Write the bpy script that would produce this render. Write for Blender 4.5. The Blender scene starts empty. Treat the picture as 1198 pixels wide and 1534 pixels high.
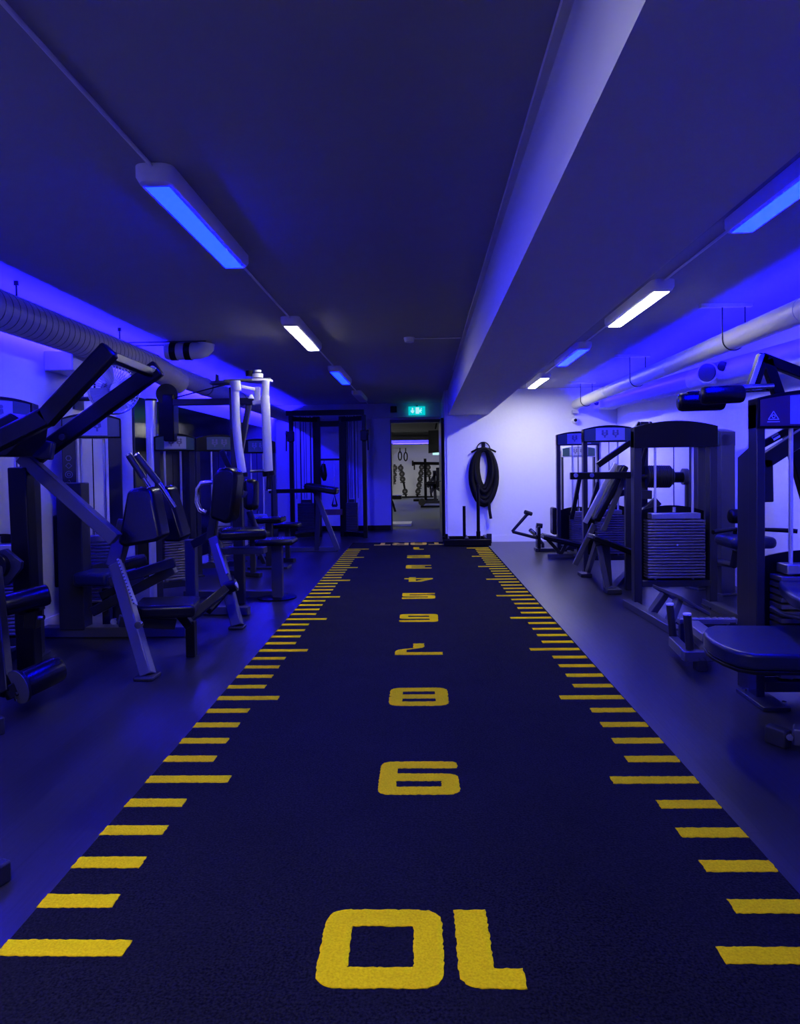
import bpy, bmesh, math, random
from mathutils import Vector, Matrix
random.seed(7)
C = bpy.context.scene.collection
PI = math.pi

# ------------------------------------------------------------------ camera survey
F, PX, PY0, CH, ROLL = 1070.0, 599.0, 731.0, 1.24, 0.0138
def _der(u, v):
    dx, dy = u - PX, v - PY0
    n = math.hypot(1, ROLL)
    return (dx - ROLL * dy) / n, (ROLL * dx + dy) / n
_vx, _vy = _der(637.0, 699.8)
PITCH = math.atan2(-_vy, F)
YAW = math.atan2(_vx, math.hypot(F, _vy))
_cp, _sp, _cy, _sy = math.cos(PITCH), math.sin(PITCH), math.cos(YAW), math.sin(YAW)
FWD = Vector((-_sy * _cp, _cy * _cp, -_sp))
RGT = Vector((_cy, _sy, 0))
UPV = RGT.cross(FWD)
EYE = Vector((0, 0, CH))
def _ray(u, v):
    a, b = _der(u, v)
    return FWD * F + RGT * a - UPV * b
def atY(u, v, y):           # point of a sight line at room depth y
    d = _ray(u, v); return EYE + d * (y / d.y)
def atZ(u, v, z=0.0):       # ... at height z
    d = _ray(u, v); return EYE + d * ((z - CH) / d.z)
def atX(u, v, x):           # ... on the plane X = x
    d = _ray(u, v); return EYE + d * (x / d.x)

# ------------------------------------------------------------------ materials
def mat(name, col, rough=0.5, metal=0.0, bump=0.0, scale=40.0, var=0.0, spec=0.5, emit=None, estr=0.0, coat=0.0):
    m = bpy.data.materials.new(name); m.use_nodes = True
    nt = m.node_tree; b = nt.nodes['Principled BSDF']
    b.inputs['Base Color'].default_value = (*col, 1)
    b.inputs['Roughness'].default_value = rough
    b.inputs['Metallic'].default_value = metal
    b.inputs['Specular IOR Level'].default_value = spec
    b.inputs['Coat Weight'].default_value = coat
    tc = nt.nodes.new('ShaderNodeTexCoord')
    nz = nt.nodes.new('ShaderNodeTexNoise'); nz.inputs['Scale'].default_value = scale
    nz.inputs['Detail'].default_value = 4
    nt.links.new(tc.outputs['Object'], nz.inputs['Vector'])
    if var > 0:
        mx = nt.nodes.new('ShaderNodeMix'); mx.data_type = 'RGBA'
        mx.inputs['A'].default_value = (*[c * (1 - var) for c in col], 1)
        mx.inputs['B'].default_value = (*[min(1, c * (1 + var)) for c in col], 1)
        nt.links.new(nz.outputs['Fac'], mx.inputs['Factor'])
        nt.links.new(mx.outputs['Result'], b.inputs['Base Color'])
    if bump > 0:
        bp = nt.nodes.new('ShaderNodeBump'); bp.inputs['Strength'].default_value = bump
        bp.inputs['Distance'].default_value = 0.01
        nt.links.new(nz.outputs['Fac'], bp.inputs['Height'])
        nt.links.new(bp.outputs['Normal'], b.inputs['Normal'])
    if emit:
        b.inputs['Emission Color'].default_value = (*emit, 1)
        b.inputs['Emission Strength'].default_value = estr
    return m

MAT = dict(
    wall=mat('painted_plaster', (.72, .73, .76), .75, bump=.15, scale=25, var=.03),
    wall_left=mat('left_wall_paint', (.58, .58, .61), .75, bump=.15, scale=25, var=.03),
    ceil=mat('ceiling_paint', (.28, .28, .31), .8, bump=.2, scale=9, var=.06),
    beam=mat('beam_paint', (.52, .52, .55), .8, bump=.1, scale=9, var=.03),
    backwall=mat('back_wall_paint', (.62, .62, .66), .75, bump=.1, scale=18, var=.03),
    base=mat('white_trim', (.75, .75, .78), .5),
    steel=mat('dark_painted_steel', (.016, .016, .021), .30, bump=.02, scale=200, spec=.3),
    steel2=mat('grey_painted_steel', (.046, .046, .056), .30, bump=.02, scale=200, spec=.35),
    black=mat('black_painted_steel', (.0028, .0028, .0036), .34, spec=.15),
    vinyl=mat('black_vinyl', (.003, .003, .004), .27, spec=.25, bump=.08, scale=120),
    navy=mat('navy_vinyl', (.006, .008, .030), .36, spec=.25, bump=.08, scale=120),
    rubber=mat('black_rubber', (.004, .004, .0045), .6, bump=.1, scale=150),
    chrome=mat('chrome', (.75, .76, .8), .16, 1.0),
    silverpaint=mat('silver_paint', (.50, .50, .52), .38, bump=.02, scale=90),
    silver=mat('silver_steel', (.62, .63, .66), .33, .75),
    plate=mat('weight_plate_steel', (.15, .14, .155), .34, .6, bump=.05, scale=90),
    topplate=mat('top_plate_steel', (.28, .28, .31), .32, .8),
    paleplastic=mat('pale_plastic', (.62, .62, .65), .45),
    placard=mat('pale_placard', (.26, .27, .33), .35),
    placardgreen=mat('dark_green_placard', (.025, .06, .055), .35),
    placardred=mat('plum_placard', (.06, .022, .042), .35),
    ink=mat('placard_ink', (.02, .02, .035), .5),
    inkgrey=mat('placard_grey_ink', (.09, .09, .14), .5),
    inkpale=mat('pale_ink', (.55, .55, .6), .5),
    duct=mat('duct_white', (.50, .50, .53), .42, bump=.05, scale=30),
    ductgrey=mat('duct_grey_wrap', (.30, .285, .285), .6, bump=.3, scale=22, var=.12),
    flex=mat('flex_duct_foil', (.52, .52, .56), .4, .2),
    mirror=mat('dark_mirror_glass', (.075, .075, .085), .16, 1.0),
    rope=mat('black_rope', (.007, .007, .008), .8, bump=.5, scale=160, spec=.15),
    glassdark=mat('screen_glass', (.01, .012, .016), .15),
    numb=mat('yellow_turf', (.92, .575, .004), .95, spec=0, bump=.6, scale=150, var=.40),
    numbpale=mat('pale_yellow_turf', (.88, .62, .05), .95, bump=.5, scale=320, var=.18, spec=0),
    rubberfloor=mat('green_grey_rubber_floor', (.05, .06, .06), .45, bump=.05, scale=60, var=.2),
    farwall=mat('far_room_plaster', (.62, .63, .64), .8),
    farceil=mat('far_room_ceiling', (.13, .13, .135), .8),
    white_lens=mat('white_lamp_lens', (.9, .9, .9), .4, emit=(1.0, .97, .93), estr=150),
    white_lens_far=mat('white_lamp_lens_far', (.9, .9, .9), .4, emit=(1.0, .97, .95), estr=105),
    white_lens_mid=mat('white_lamp_lens_mid', (.9, .9, .9), .4, emit=(1.0, .97, .95), estr=50),
    white_lens_weak=mat('white_lamp_lens_weak', (.9, .9, .9), .4, emit=(1.0, .97, .93), estr=70),
    blue_lens=mat('blue_lamp_lens', (.05, .1, .4), .4, emit=(.00009, .00042, 1.0), estr=370),
    dead_lens=mat('unlit_lamp_lens', (.6, .6, .65), .4),
    led=mat('blue_led_tape', (.05, .05, .5), .4, emit=(.011, .006, 1.0), estr=700),
    led_weak=mat('blue_led_tape_right', (.05, .05, .5), .4, emit=(.010, .005, 1.0), estr=330),
    exit=mat('green_exit_light', (.0, .3, .25), .4, emit=(.0, .52, .56), estr=1.1),
    exitw=mat('white_exit_light', (.5, .9, .9), .4, emit=(.55, 1.0, 1.0), estr=.8),
    fardim=mat('far_lamp_lens', (.9, .9, .9), .4, emit=(1, .98, .95), estr=140),
    led_far=mat('far_led_tape', (.05, .05, .5), .4, emit=(.02, .012, 1.0), estr=70),
)

def floor_mat():
    m = bpy.data.materials.new('dark_plank_floor'); m.use_nodes = True
    nt = m.node_tree; b = nt.nodes['Principled BSDF']
    tc = nt.nodes.new('ShaderNodeTexCoord')
    mp = nt.nodes.new('ShaderNodeMapping'); mp.inputs['Rotation'].default_value = (0, 0, PI / 2)
    br = nt.nodes.new('ShaderNodeTexBrick')
    br.inputs['Scale'].default_value = 1.0
    br.inputs['Brick Width'].default_value = 1.2; br.inputs['Row Height'].default_value = .185
    br.inputs['Mortar Size'].default_value = .003
    br.inputs['Color1'].default_value = (.011, .010, .010, 1); br.inputs['Color2'].default_value = (.029, .027, .026, 1)
    br.inputs['Mortar'].default_value = (.012, .012, .013, 1)
    nt.links.new(tc.outputs['Object'], mp.inputs['Vector']); nt.links.new(mp.outputs['Vector'], br.inputs['Vector'])
    mp2 = nt.nodes.new('ShaderNodeMapping'); mp2.inputs['Scale'].default_value = (28, 1.3, 1)
    nz = nt.nodes.new('ShaderNodeTexNoise'); nz.inputs['Scale'].default_value = 2.5; nz.inputs['Detail'].default_value = 8
    nt.links.new(tc.outputs['Object'], mp2.inputs['Vector']); nt.links.new(mp2.outputs['Vector'], nz.inputs['Vector'])
    mx = nt.nodes.new('ShaderNodeMix'); mx.data_type = 'RGBA'; mx.blend_type = 'MULTIPLY'
    mx.inputs['Factor'].default_value = .75
    cr = nt.nodes.new('ShaderNodeValToRGB')
    cr.color_ramp.elements[0].position = .3; cr.color_ramp.elements[0].color = (.35, .35, .35, 1)
    cr.color_ramp.elements[1].position = .7
    nt.links.new(nz.outputs['Fac'], cr.inputs['Fac'])
    nt.links.new(br.outputs['Color'], mx.inputs['A']); nt.links.new(cr.outputs['Color'], mx.inputs['B'])
    nt.links.new(mx.outputs['Result'], b.inputs['Base Color'])
    b.inputs['Roughness'].default_value = .30; b.inputs['Specular IOR Level'].default_value = .36
    bp = nt.nodes.new('ShaderNodeBump'); bp.inputs['Strength'].default_value = .12; bp.inputs['Distance'].default_value = .004
    nt.links.new(nz.outputs['Fac'], bp.inputs['Height']); nt.links.new(bp.outputs['Normal'], b.inputs['Normal'])
    return m
MAT['floor'] = floor_mat()

def turf_mat():
    m = bpy.data.materials.new('navy_turf_pile'); m.use_nodes = True
    nt = m.node_tree; b = nt.nodes['Principled BSDF']
    tc = nt.nodes.new('ShaderNodeTexCoord')
    nz = nt.nodes.new('ShaderNodeTexNoise'); nz.inputs['Scale'].default_value = 140; nz.inputs['Detail'].default_value = 3
    n2 = nt.nodes.new('ShaderNodeTexNoise'); n2.inputs['Scale'].default_value = 3.0; n2.inputs['Detail'].default_value = 5
    for n in (nz, n2): nt.links.new(tc.outputs['Object'], n.inputs['Vector'])
    cr = nt.nodes.new('ShaderNodeValToRGB')
    cr.color_ramp.elements[0].position = .32; cr.color_ramp.elements[0].color = (.002, .002, .003, 1)
    cr.color_ramp.elements[1].position = .72; cr.color_ramp.elements[1].color = (.020, .019, .020, 1)
    nt.links.new(nz.outputs['Fac'], cr.inputs['Fac'])
    mx = nt.nodes.new('ShaderNodeMix'); mx.data_type = 'RGBA'; mx.blend_type = 'MULTIPLY'; mx.inputs['Factor'].default_value = .5
    nt.links.new(cr.outputs['Color'], mx.inputs['A']); nt.links.new(n2.outputs['Fac'], mx.inputs['B'])
    nt.links.new(mx.outputs['Result'], b.inputs['Base Color'])
    b.inputs['Roughness'].default_value = .95; b.inputs['Specular IOR Level'].default_value = .05
    bp = nt.nodes.new('ShaderNodeBump'); bp.inputs['Strength'].default_value = .8; bp.inputs['Distance'].default_value = .006
    nt.links.new(nz.outputs['Fac'], bp.inputs['Height']); nt.links.new(bp.outputs['Normal'], b.inputs['Normal'])
    return m
MAT['turf'] = turf_mat()

# ------------------------------------------------------------------ mesh kit
class MB:
    def __init__(self, xf=None):
        self.v, self.f, self.xf = [], [], xf
    def _add(self, vs, fs):
        o = len(self.v)
        for p in vs:
            p = Vector(p); self.v.append(self.xf @ p if self.xf else p)
        self.f += [[i + o for i in q] for q in fs]
        return self
    def hexa(self, c):      # 8 corners, bottom ring then top ring
        return self._add(c, [(3, 2, 1, 0), (4, 5, 6, 7), (0, 1, 5, 4), (1, 2, 6, 5), (2, 3, 7, 6), (3, 0, 4, 7)])
    def box(self, x0, x1, y0, y1, z0, z1):
        return self.hexa([(x0, y0, z0), (x1, y0, z0), (x1, y1, z0), (x0, y1, z0), (x0, y0, z1), (x1, y0, z1), (x1, y1, z1), (x0, y1, z1)])
    def bar(self, p, q, w, h=None, side=(0, 1, 0)):     # rectangular bar; w along `side`, h across it
        h = w if h is None else h
        p, q = Vector(p), Vector(q); d = (q - p).normalized()
        s = Vector(side); s = s - d * s.dot(d)
        if s.length < 1e-4:
            s = Vector((1, 0, 0)) - d * d.x
        s.normalize(); n = d.cross(s)
        a, b = s * w / 2, n * h / 2
        return self.hexa([p - a - b, p + a - b, p + a + b, p - a + b, q - a - b, q + a - b, q + a + b, q - a + b])
    def tube(self, pts, r, n=12, closed=False):
        pts = [Vector(p) for p in pts]; m = len(pts)
        rs = r if isinstance(r, (list, tuple)) else [r] * m
        vs, fs, prev = [], [], None
        for i, p in enumerate(pts):
            if closed: t = pts[(i + 1) % m] - pts[i - 1]
            elif i == 0: t = pts[1] - p
            elif i == m - 1: t = p - pts[-2]
            else: t = (pts[i + 1] - p).normalized() + (p - pts[i - 1]).normalized()
            t.normalize()
            if prev is None:
                s = Vector((0, 0, 1)) if abs(t.z) < .9 else Vector((1, 0, 0))
            else: s = prev
            s = (s - t * s.dot(t)).normalized(); prev = s
            w = t.cross(s)
            for k in range(n):
                a = 2 * PI * k / n
                vs.append(p + (s * math.cos(a) + w * math.sin(a)) * rs[i])
        for i in range(m if closed else m - 1):
            j = (i + 1) % m
            for k in range(n):
                l = (k + 1) % n
                fs.append((i * n + k, i * n + l, j * n + l, j * n + k))
        if not closed:
            fs.append(tuple(range(n - 1, -1, -1))); fs.append(tuple((m - 1) * n + k for k in range(n)))
        return self._add(vs, fs)
    def prism(self, poly, vec):        # planar polygon of 3-D points pushed along vec
        n = len(poly); vec = Vector(vec)
        a = [Vector(p) for p in poly]
        return self._add(a + [p + vec for p in a], [tuple(range(n - 1, -1, -1)), tuple(range(n, 2 * n))] + [(i, (i + 1) % n, n + (i + 1) % n, n + i) for i in range(n)])
    def disc(self, c, axis, r, t, n=24):
        c, axis = Vector(c), Vector(axis).normalized()
        return self.tube([c - axis * t / 2, c + axis * t / 2], r, n)
    def lathe(self, prof, n=24):       # (radius, z) profile about local Z
        vs, fs = [], []
        for r, z in prof:
            for k in range(n):
                a = 2 * PI * k / n; vs.append((r * math.cos(a), r * math.sin(a), z))
        for i in range(len(prof) - 1):
            for k in range(n):
                l = (k + 1) % n; fs.append((i * n + k, i * n + l, (i + 1) * n + l, (i + 1) * n + k))
        fs.append(tuple(range(n - 1, -1, -1))); fs.append(tuple((len(prof) - 1) * n + k for k in range(n)))
        return self._add(vs, fs)
    def build(self, name, m, parent=None, bevel=0.0, seg=2, smooth=True):
        org = origin_of(parent) if parent else Vector((0, 0, 0))
        me = bpy.data.meshes.new(name)
        me.from_pydata([tuple(p - org) for p in self.v], [], self.f)
        bm = bmesh.new(); bm.from_mesh(me); bmesh.ops.recalc_face_normals(bm, faces=bm.faces); bm.to_mesh(me); bm.free()
        me.materials.append(MAT[m] if isinstance(m, str) else m)
        if smooth:
            me.shade_smooth(); me.set_sharp_from_angle(angle=math.radians(38))
        o = bpy.data.objects.new(name, me); C.objects.link(o)
        if parent: o.parent = parent
        if bevel:
            md = o.modifiers.new('bevel', 'BEVEL'); md.width = bevel; md.segments = seg; md.limit_method = 'ANGLE'
            md.angle_limit = math.radians(40); md.harden_normals = False
        return o

ORG = {}
def origin_of(o):
    while o.parent: o = o.parent
    return Vector(o.location)
def tag(o, label, cat, group=None):
    o['label'] = label; o['category'] = cat
    if group: o['group'] = group
    return o
def thing(name, label, cat, loc, group=None):
    o = bpy.data.objects.new(name, None); C.objects.link(o)
    o.location = loc; o.empty_display_size = .1
    return tag(o, label, cat, group)
def solo(mb, name, m, label, cat, bevel=0.0, group=None, seg=2):
    # one-mesh thing, its origin at the middle of its underside
    xs = [p.x for p in mb.v]; ys = [p.y for p in mb.v]; zs = [p.z for p in mb.v]
    loc = Vector(((min(xs) + max(xs)) / 2, (min(ys) + max(ys)) / 2, min(zs)))
    mb.v = [p - loc for p in mb.v]
    o = mb.build(name, m, None, bevel, seg); o.location = loc
    return tag(o, label, cat, group)
def struct(mb, name, m, parent=None, bevel=0.0):
    o = mb.build(name, m, parent, bevel, smooth=False)
    if not parent: o['kind'] = 'structure'
    return o
def lab(o, label):
    o['label'] = label; return o
def rrect(x0, x1, y0, y1, r, k=6):
    out = []
    for cx, cy, a0 in ((x1 - r, y1 - r, 0), (x0 + r, y1 - r, 90), (x0 + r, y0 + r, 180), (x1 - r, y0 + r, 270)):
        for i in range(k + 1):
            a = math.radians(a0 + 90 * i / k); out.append((cx + r * math.cos(a), cy + r * math.sin(a)))
    return out

# ------------------------------------------------------------------ the room
XL, XR, YB, YW, YF, ZC = -2.95, 3.12, 14.1, 11.75, -3.2, 2.495
BX0, BX1, BZ = .385, 1.01, 2.085
T = .15
struct(MB().box(XL - T, XR + T, YF - T, 14.3, -.1, 0), 'floor', 'floor')
cm = MB(); cm.box(XL - T, XR + T, YF - T, 14.3, ZC, ZC + .12)
struct(cm, 'ceiling', 'ceil')
struct(MB().hexa([(.425, YF, BZ), (1.03, YF, BZ), (1.03, YW + .01, BZ), (.383, YW + .01, BZ), (.425, YF, ZC), (1.03, YF, ZC), (1.03, YW + .01, ZC), (.383, YW + .01, ZC)]), 'trim_1', 'beam')              # the long downstand beam
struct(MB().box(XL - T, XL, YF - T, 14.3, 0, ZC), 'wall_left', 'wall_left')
struct(MB().box(XR, XR + T, YF - T, YW + T, 0, ZC), 'wall_right', 'wall')
struct(MB().box(XL - T, XR + T, YF - T, YF, 0, ZC), 'wall_front', 'wall')
DX0, DX1, DZ = -.67, .335, 2.13
bw = MB().box(XL, DX0, YB, YB + .2, 0, ZC); bw.box(DX0, DX1 + .4, YB, YB + .2, DZ, ZC)
struct(bw, 'wall_back', 'backwall')
struct(MB().box(XL, DX1, YB - .12, YB, 2.22, ZC), 'trim_2', 'backwall')          # header band over the doorway
struct(MB().box(.355, XR + T, YW, YB + .2, 0, ZC), 'wall_back_right', 'wall')    # white return wall
struct(MB().box(.32, .357, YW + .02, YB, 0, ZC), 'trim_3', 'backwall')           # side of the passage
struct(MB().box(1.0, XR, YW - .014, YW, 0, .11), 'baseboard_back', 'base')
struct(MB().box(.355, 1.0, YW - .014, YW, 0, .11), 'baseboard_passage', 'base')
struct(MB().box(XL, XL + .014, YF, 7.1, 0, .11), 'baseboard_left', 'base')
struct(MB().box(XR - .014, XR, YF, YW, 0, .11), 'baseboard_right', 'base')
struct(MB().box(XL, DX0 - .02, YB - .014, YB, 0, .1), 'baseboard_rear', 'black')
# door frame and the dark door leaf folded back in the passage
fr = MB().box(DX0 - .015, DX0, YB - .012, YB + .2, 0, DZ + .05); fr.box(DX1 - .06, DX1, YB - .03, YB + .2, 0, DZ); fr.box(DX0 - .015, DX1, YB - .012, YB + .2, DZ - .01, DZ + .05)
struct(fr, 'trim_4', 'steel')
d1 = MB().box(.27, .31, YW + .25, YB - .15, .02, 2.06).build('door_1', 'black'); d1['kind'] = 'structure'
MB().tube([(.262, 12.12, 1.0), (.235, 12.12, 1.0), (.235, 12.25, 1.0)], .009, 8).build('door_handle', 'chrome', d1)

# ------------------------------------------------------------------ the room beyond
YE = 31.0
struct(MB().box(-4.5, 3.6, 14.3, YE, -.1, 0), 'floor_far', 'rubberfloor')
struct(MB().box(-4.5, 3.6, 14.3, YE, ZC, ZC + .1), 'ceiling_far', 'farceil')
struct(MB().box(-4.5, 3.6, YE, YE + .1, -.1, ZC + .1), 'wall_far', 'farwall')
struct(MB().box(-4.6, -4.5, 14.3, YE, 0, ZC), 'wall_far_left', 'farwall')
struct(MB().box(3.6, 3.7, 14.3, YE, 0, ZC), 'wall_far_right', 'farwall')
fb = MB().box(-4.5, XL - T, 14.2, 14.3, 0, ZC); fb.box(XR + T, 3.6, 14.2, 14.3, 0, ZC)
struct(fb, 'wall_far_front', 'farwall')
struct(MB().box(-4.5, 3.6, 20.2, 20.6, 2.25, ZC), 'trim_5', 'farceil')
struct(MB().box(-4.5, 3.6, 25.0, 25.4, 2.2, ZC), 'trim_6', 'farceil')
for i, (z, yy, lb) in enumerate(((2.38, 22.5, 'thin dark pipe under the ceiling of the far room, beyond the first beam'), (2.30, 24.3, 'dark pipe just before the second ceiling beam of the far room'))):
    solo(MB().tube([(-4.4, yy, z), (3.5, yy, z)], .05), 'ceiling_pipe', 'steel2', lb, 'pipe')

# ------------------------------------------------------------------ turf lane
TR = thing('sprint_turf', 'long navy turf lane with yellow metre marks running down the dark floor', 'turf lane', (-.014, 0, 0))
TR.rotation_euler = (0, 0, .0097)
def local_build(mb, name, m, parent, **k):    # already in the parent's frame
    loc = parent.location.copy() if parent.parent is None else Vector((0, 0, 0))
    mb.v = [p + origin_of(parent) for p in mb.v]
    return mb.build(name, m, parent, **k)
local_build(MB().box(-1.085, 1.088, -2.6, 11.78, 0, .006), 'turf_pile', 'turf', TR, bevel=.004)
def fillet(poly, r, k=4):
    out = []; n = len(poly)
    for i in range(n):
        a, b, c = Vector(poly[i - 1][:2]), Vector(poly[i][:2]), Vector(poly[(i + 1) % n][:2])
        rr = poly[i][2] if len(poly[i]) > 2 else r
        rr = min(rr, (a - b).length * .48, (c - b).length * .48)
        if rr < 1e-3: out.append(tuple(b)); continue
        p, q = b + (a - b).normalized() * rr, b + (c - b).normalized() * rr
        for j in range(k + 1):
            t = j / k; out.append(tuple(p * (1 - t) ** 2 + b * 2 * t * (1 - t) + q * t * t))
    return out
def fuzz(poly, amp):                       # cut edge of tufted yarn
    out = []
    for i in range(len(poly)):
        a, b = Vector(poly[i]), Vector(poly[(i + 1) % len(poly)])
        m = max(1, int((b - a).length / .009))
        for j in range(m):
            p = a.lerp(b, j / m); out.append((p.x + random.uniform(-amp, amp), p.y + random.uniform(-amp, amp)))
    return out
def flat_mesh(loops, name, m, z0=.0055, th=.0025):
    cu = bpy.data.curves.new(name, 'CURVE'); cu.dimensions = '2D'; cu.fill_mode = 'BOTH'; cu.extrude = th / 2
    for lp in loops:
        s = cu.splines.new('POLY'); s.points.add(len(lp) - 1); s.use_cyclic_u = True
        for q, p in zip(s.points, lp): q.co = (p[0], p[1], 0, 1)
    t = bpy.data.objects.new('tmp', cu); C.objects.link(t)
    dg = bpy.context.evaluated_depsgraph_get(); dg.update()
    me = bpy.data.meshes.new_from_object(t.evaluated_get(dg)); me.name = name
    bpy.data.objects.remove(t); bpy.data.curves.remove(cu)
    for v in me.vertices: v.co.z += z0 + th / 2
    me.materials.clear(); me.materials.append(MAT[m])
    o = bpy.data.objects.new(name, me); C.objects.link(o)
    return o
sx, y1, y2, y3, y4 = .22, .215, .39, .61, .785
R_ = .16
def rec(a, b, c, d): return [(a, b), (c, b), (c, d), (a, d)]
g2 = [(0, 0, 0), (1, 0, 0), (1, y1, 0), (sx, y1), (sx, y2), (1, y2, R_), (1, 1, R_), (0, 1, .05), (0, y4, 0), (1 - sx, y4), (1 - sx, y3), (0, y3, R_)]
g6 = [(0, 0, R_), (1, 0, R_), (1, y3, R_), (sx, y3), (sx, y4), (1, y4, 0), (1, 1, R_), (0, 1, R_)]
flipx = lambda P: [(1 - p[0], *p[1:]) for p in P]
rot = lambda P: [(1 - p[0], 1 - p[1], *p[2:]) for p in P]
G = {
    '0': ([[(0, 0, .2), (1, 0, .2), (1, 1, .2), (0, 1, .2)], rec(.24, .235, .76, .765)], 1),
    '1': ([[(0, .77, 0), (0, 1, 0), (.5, 1, .2), (.5, 0, 0), (.22, 0, 0), (.22, .77, 0)]], .5),
    '2': ([g2], 1), '5': ([flipx(g2)], 1),
    '3': ([[(0, 0, 0), (1, 0, R_), (1, 1, R_), (0, 1, 0), (0, y4, 0), (1 - sx, y4), (1 - sx, y3), (.25, y3, 0), (.25, y2, 0), (1 - sx, y2), (1 - sx, y1), (0, y1, 0)]], 1),
    '4': ([[(.6, 0), (.84, 0), (.84, .2), (1, .2), (1, .42), (.84, .42), (.84, 1), (.42, 1), (0, .42), (0, .2), (.6, .2)], [(.27, .42), (.6, .42), (.6, .8), (.54, .8)]], 1),
    '6': ([g6, rec(sx, y1, 1 - sx, y2)], 1), '9': ([rot(g6), [p[:2] for p in rot(rec(sx, y1, 1 - sx, y2))]], 1),
    '7': ([[(0, y4, 0), (0, 1, 0), (1, 1, 0), (1, .56, .18), (.62, .42), (.62, 0, 0), (.38, 0, 0), (.38, .36, .1), (.76, .56), (.76, y4, 0)]], 1),
    '8': ([[(0, 0, .2), (1, 0, .2), (1, .48, .14), (.95, .5, 0), (1, .52, .14), (1, 1, .2), (0, 1, .2), (0, .52, .14), (.05, .5, 0), (0, .48, .14)], rec(sx, y1, 1 - sx, y2), rec(sx, y3, 1 - sx, y4)], 1),
    'T': ([[(.37, 0), (.63, 0), (.63, .77), (1, .77), (1, 1), (0, 1), (0, .77), (.37, .77)]], 1),
    'A': ([[(0, 0), (.26, 0), (.26, .2), (.74, .2), (.74, 0), (1, 0), (1, 1, .3), (0, 1, .3)], rec(.26, .42, .74, .77)], 1),
    'R': ([[(0, 0), (.26, 0), (.26, .3), (.55, .3), (.74, 0), (1, 0), (.82, .32), (1, .42), (1, 1, .2), (0, 1)], rec(.26, .5, .74, .78)], 1),
}
G['S'] = G['5']
GW, GH = .315, .30
def glyphs(text, yc, name, m, w=GW, h=GH, gap=.035, amp=.0022):
    tot = sum(G[c][1] * w for c in text) + gap * (len(text) - 1)
    u = -tot / 2; loops = []
    for c in text:
        for k, lp in enumerate(G[c][0]):
            q = fillet(lp, .02)
            q = [(-(u + p[0] * w), yc - (p[1] - .5) * h) for p in q]
            loops.append(fuzz(q, amp))
        u += G[c][1] * w + gap
    o = flat_mesh(loops, name, m); o.parent = TR
    return o
for n in range(1, 11):
    yc = 1.806 + (10 - n) * 1.003
    glyphs(str(n), yc, 'metre_number', 'numb', gap=.035)
glyphs('START', 11.50, 'start_lettering', 'numbpale', w=.26, h=.34, gap=.03)
for k in range(46):
    y = 1.785 + k * 1.003 / 5
    long_ = k % 5 == 0
    for s in (-1, 1):
        L = .33 if long_ else .215
        xa, xb = (-1.085, -1.085 + L) if s < 0 else (1.085 - L - .0028 * (y - 1.8), 1.085 - .0028 * (y - 1.8))
        yk = y - .009 * s
        wv = .031
        o = flat_mesh([fuzz([(xa, yk - wv), (xb, yk - wv), (xb, yk + wv), (xa, yk + wv)], .002 if k < 14 else 0)], 'metre_line' if long_ else 'tick_mark', 'numb')
        o.parent = TR

# ------------------------------------------------------------------ ceiling lamps
def lamp(x, y0, y1, lens, label, group):
    t = thing('ceiling_lamp', label, 'lamp', (x, (y0 + y1) / 2, ZC), group)
    h = MB(); w, e = .080, .065
    prof = rrect(x - w, x + w, y0 - e, y1 + e, .05, 5)
    n = len(prof)
    cx, cy = x, (y0 + y1) / 2
    sh = lambda k: [(cx + (p[0] - cx) * k, cy + math.copysign(max(abs(p[1] - cy) - (1 - k) * w * 1.1, 0), p[1] - cy)) for p in prof]
    rings = [[(p[0], p[1], ZC - .001) for p in prof], [(p[0], p[1], ZC - .045) for p in prof], [(*p, ZC - .068) for p in sh(.86)], [(*p, ZC - .075) for p in sh(.62)]]
    vs = [p for r in rings for p in r]; fs = []
    for i in range(3):
        for k in range(n): fs.append((i * n + k, i * n + (k + 1) % n, (i + 1) * n + (k + 1) % n, (i + 1) * n + k))
    fs.append(tuple(range(n))); fs.append(tuple(3 * n + k for k in range(n)))
    h._add(vs, fs).build('housing', 'paleplastic', t)
    MB().box(x - .05, x + .05, y0, y1, ZC - .0765, ZC - .073).build('lens', lens, t)
    return t
ll = 'ceiling lamps over the left bay'; lr = 'ceiling lamps over the right bay'
LX, RX = -1.10, 1.635
lamp(LX, .1, 1.3, 'white_lens', 'white lit ceiling lamp of the left row, nearest the camera', ll)
lamp(LX, -2.8, -1.6, 'dead_lens', 'unlit ceiling lamp of the left row, behind the camera', ll)
lamp(LX, 2.97, 4.17, 'blue_lens', 'large blue lit ceiling lamp nearest in view, left of the beam', ll)
lamp(LX, 5.92, 7.14, 'white_lens_weak', 'white lit ceiling lamp in the left row above the silver armed machine', ll)
lamp(LX, 8.78, 10.05, 'blue_lens', 'small blue lit ceiling lamp beyond the white one in the left row', ll)
lamp(LX, 11.6, 12.8, 'dead_lens', 'unlit ceiling lamp furthest back near the rear wall', ll)
lamp(RX, .15, 1.35, 'dead_lens', 'unlit ceiling lamp of the right row, nearest the camera', lr)
lamp(RX, -2.5, -1.3, 'dead_lens', 'unlit ceiling lamp of the right row, behind the camera', lr)
lamp(RX, 2.55, 3.75, 'blue_lens', 'blue lit ceiling lamp at the right edge, nearest over the right bay', lr)
lamp(RX, 5.0, 6.22, 'white_lens_mid', 'long white lit ceiling lamp in the right row, beside the beam', lr)
lamp(RX, 7.42, 8.6, 'blue_lens', 'blue lit ceiling lamp between the two white ones in the right row', lr)
lamp(RX, 9.8, 11.0, 'white_lens_far', 'white lit ceiling lamp furthest back, near the white wall', lr)
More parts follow.
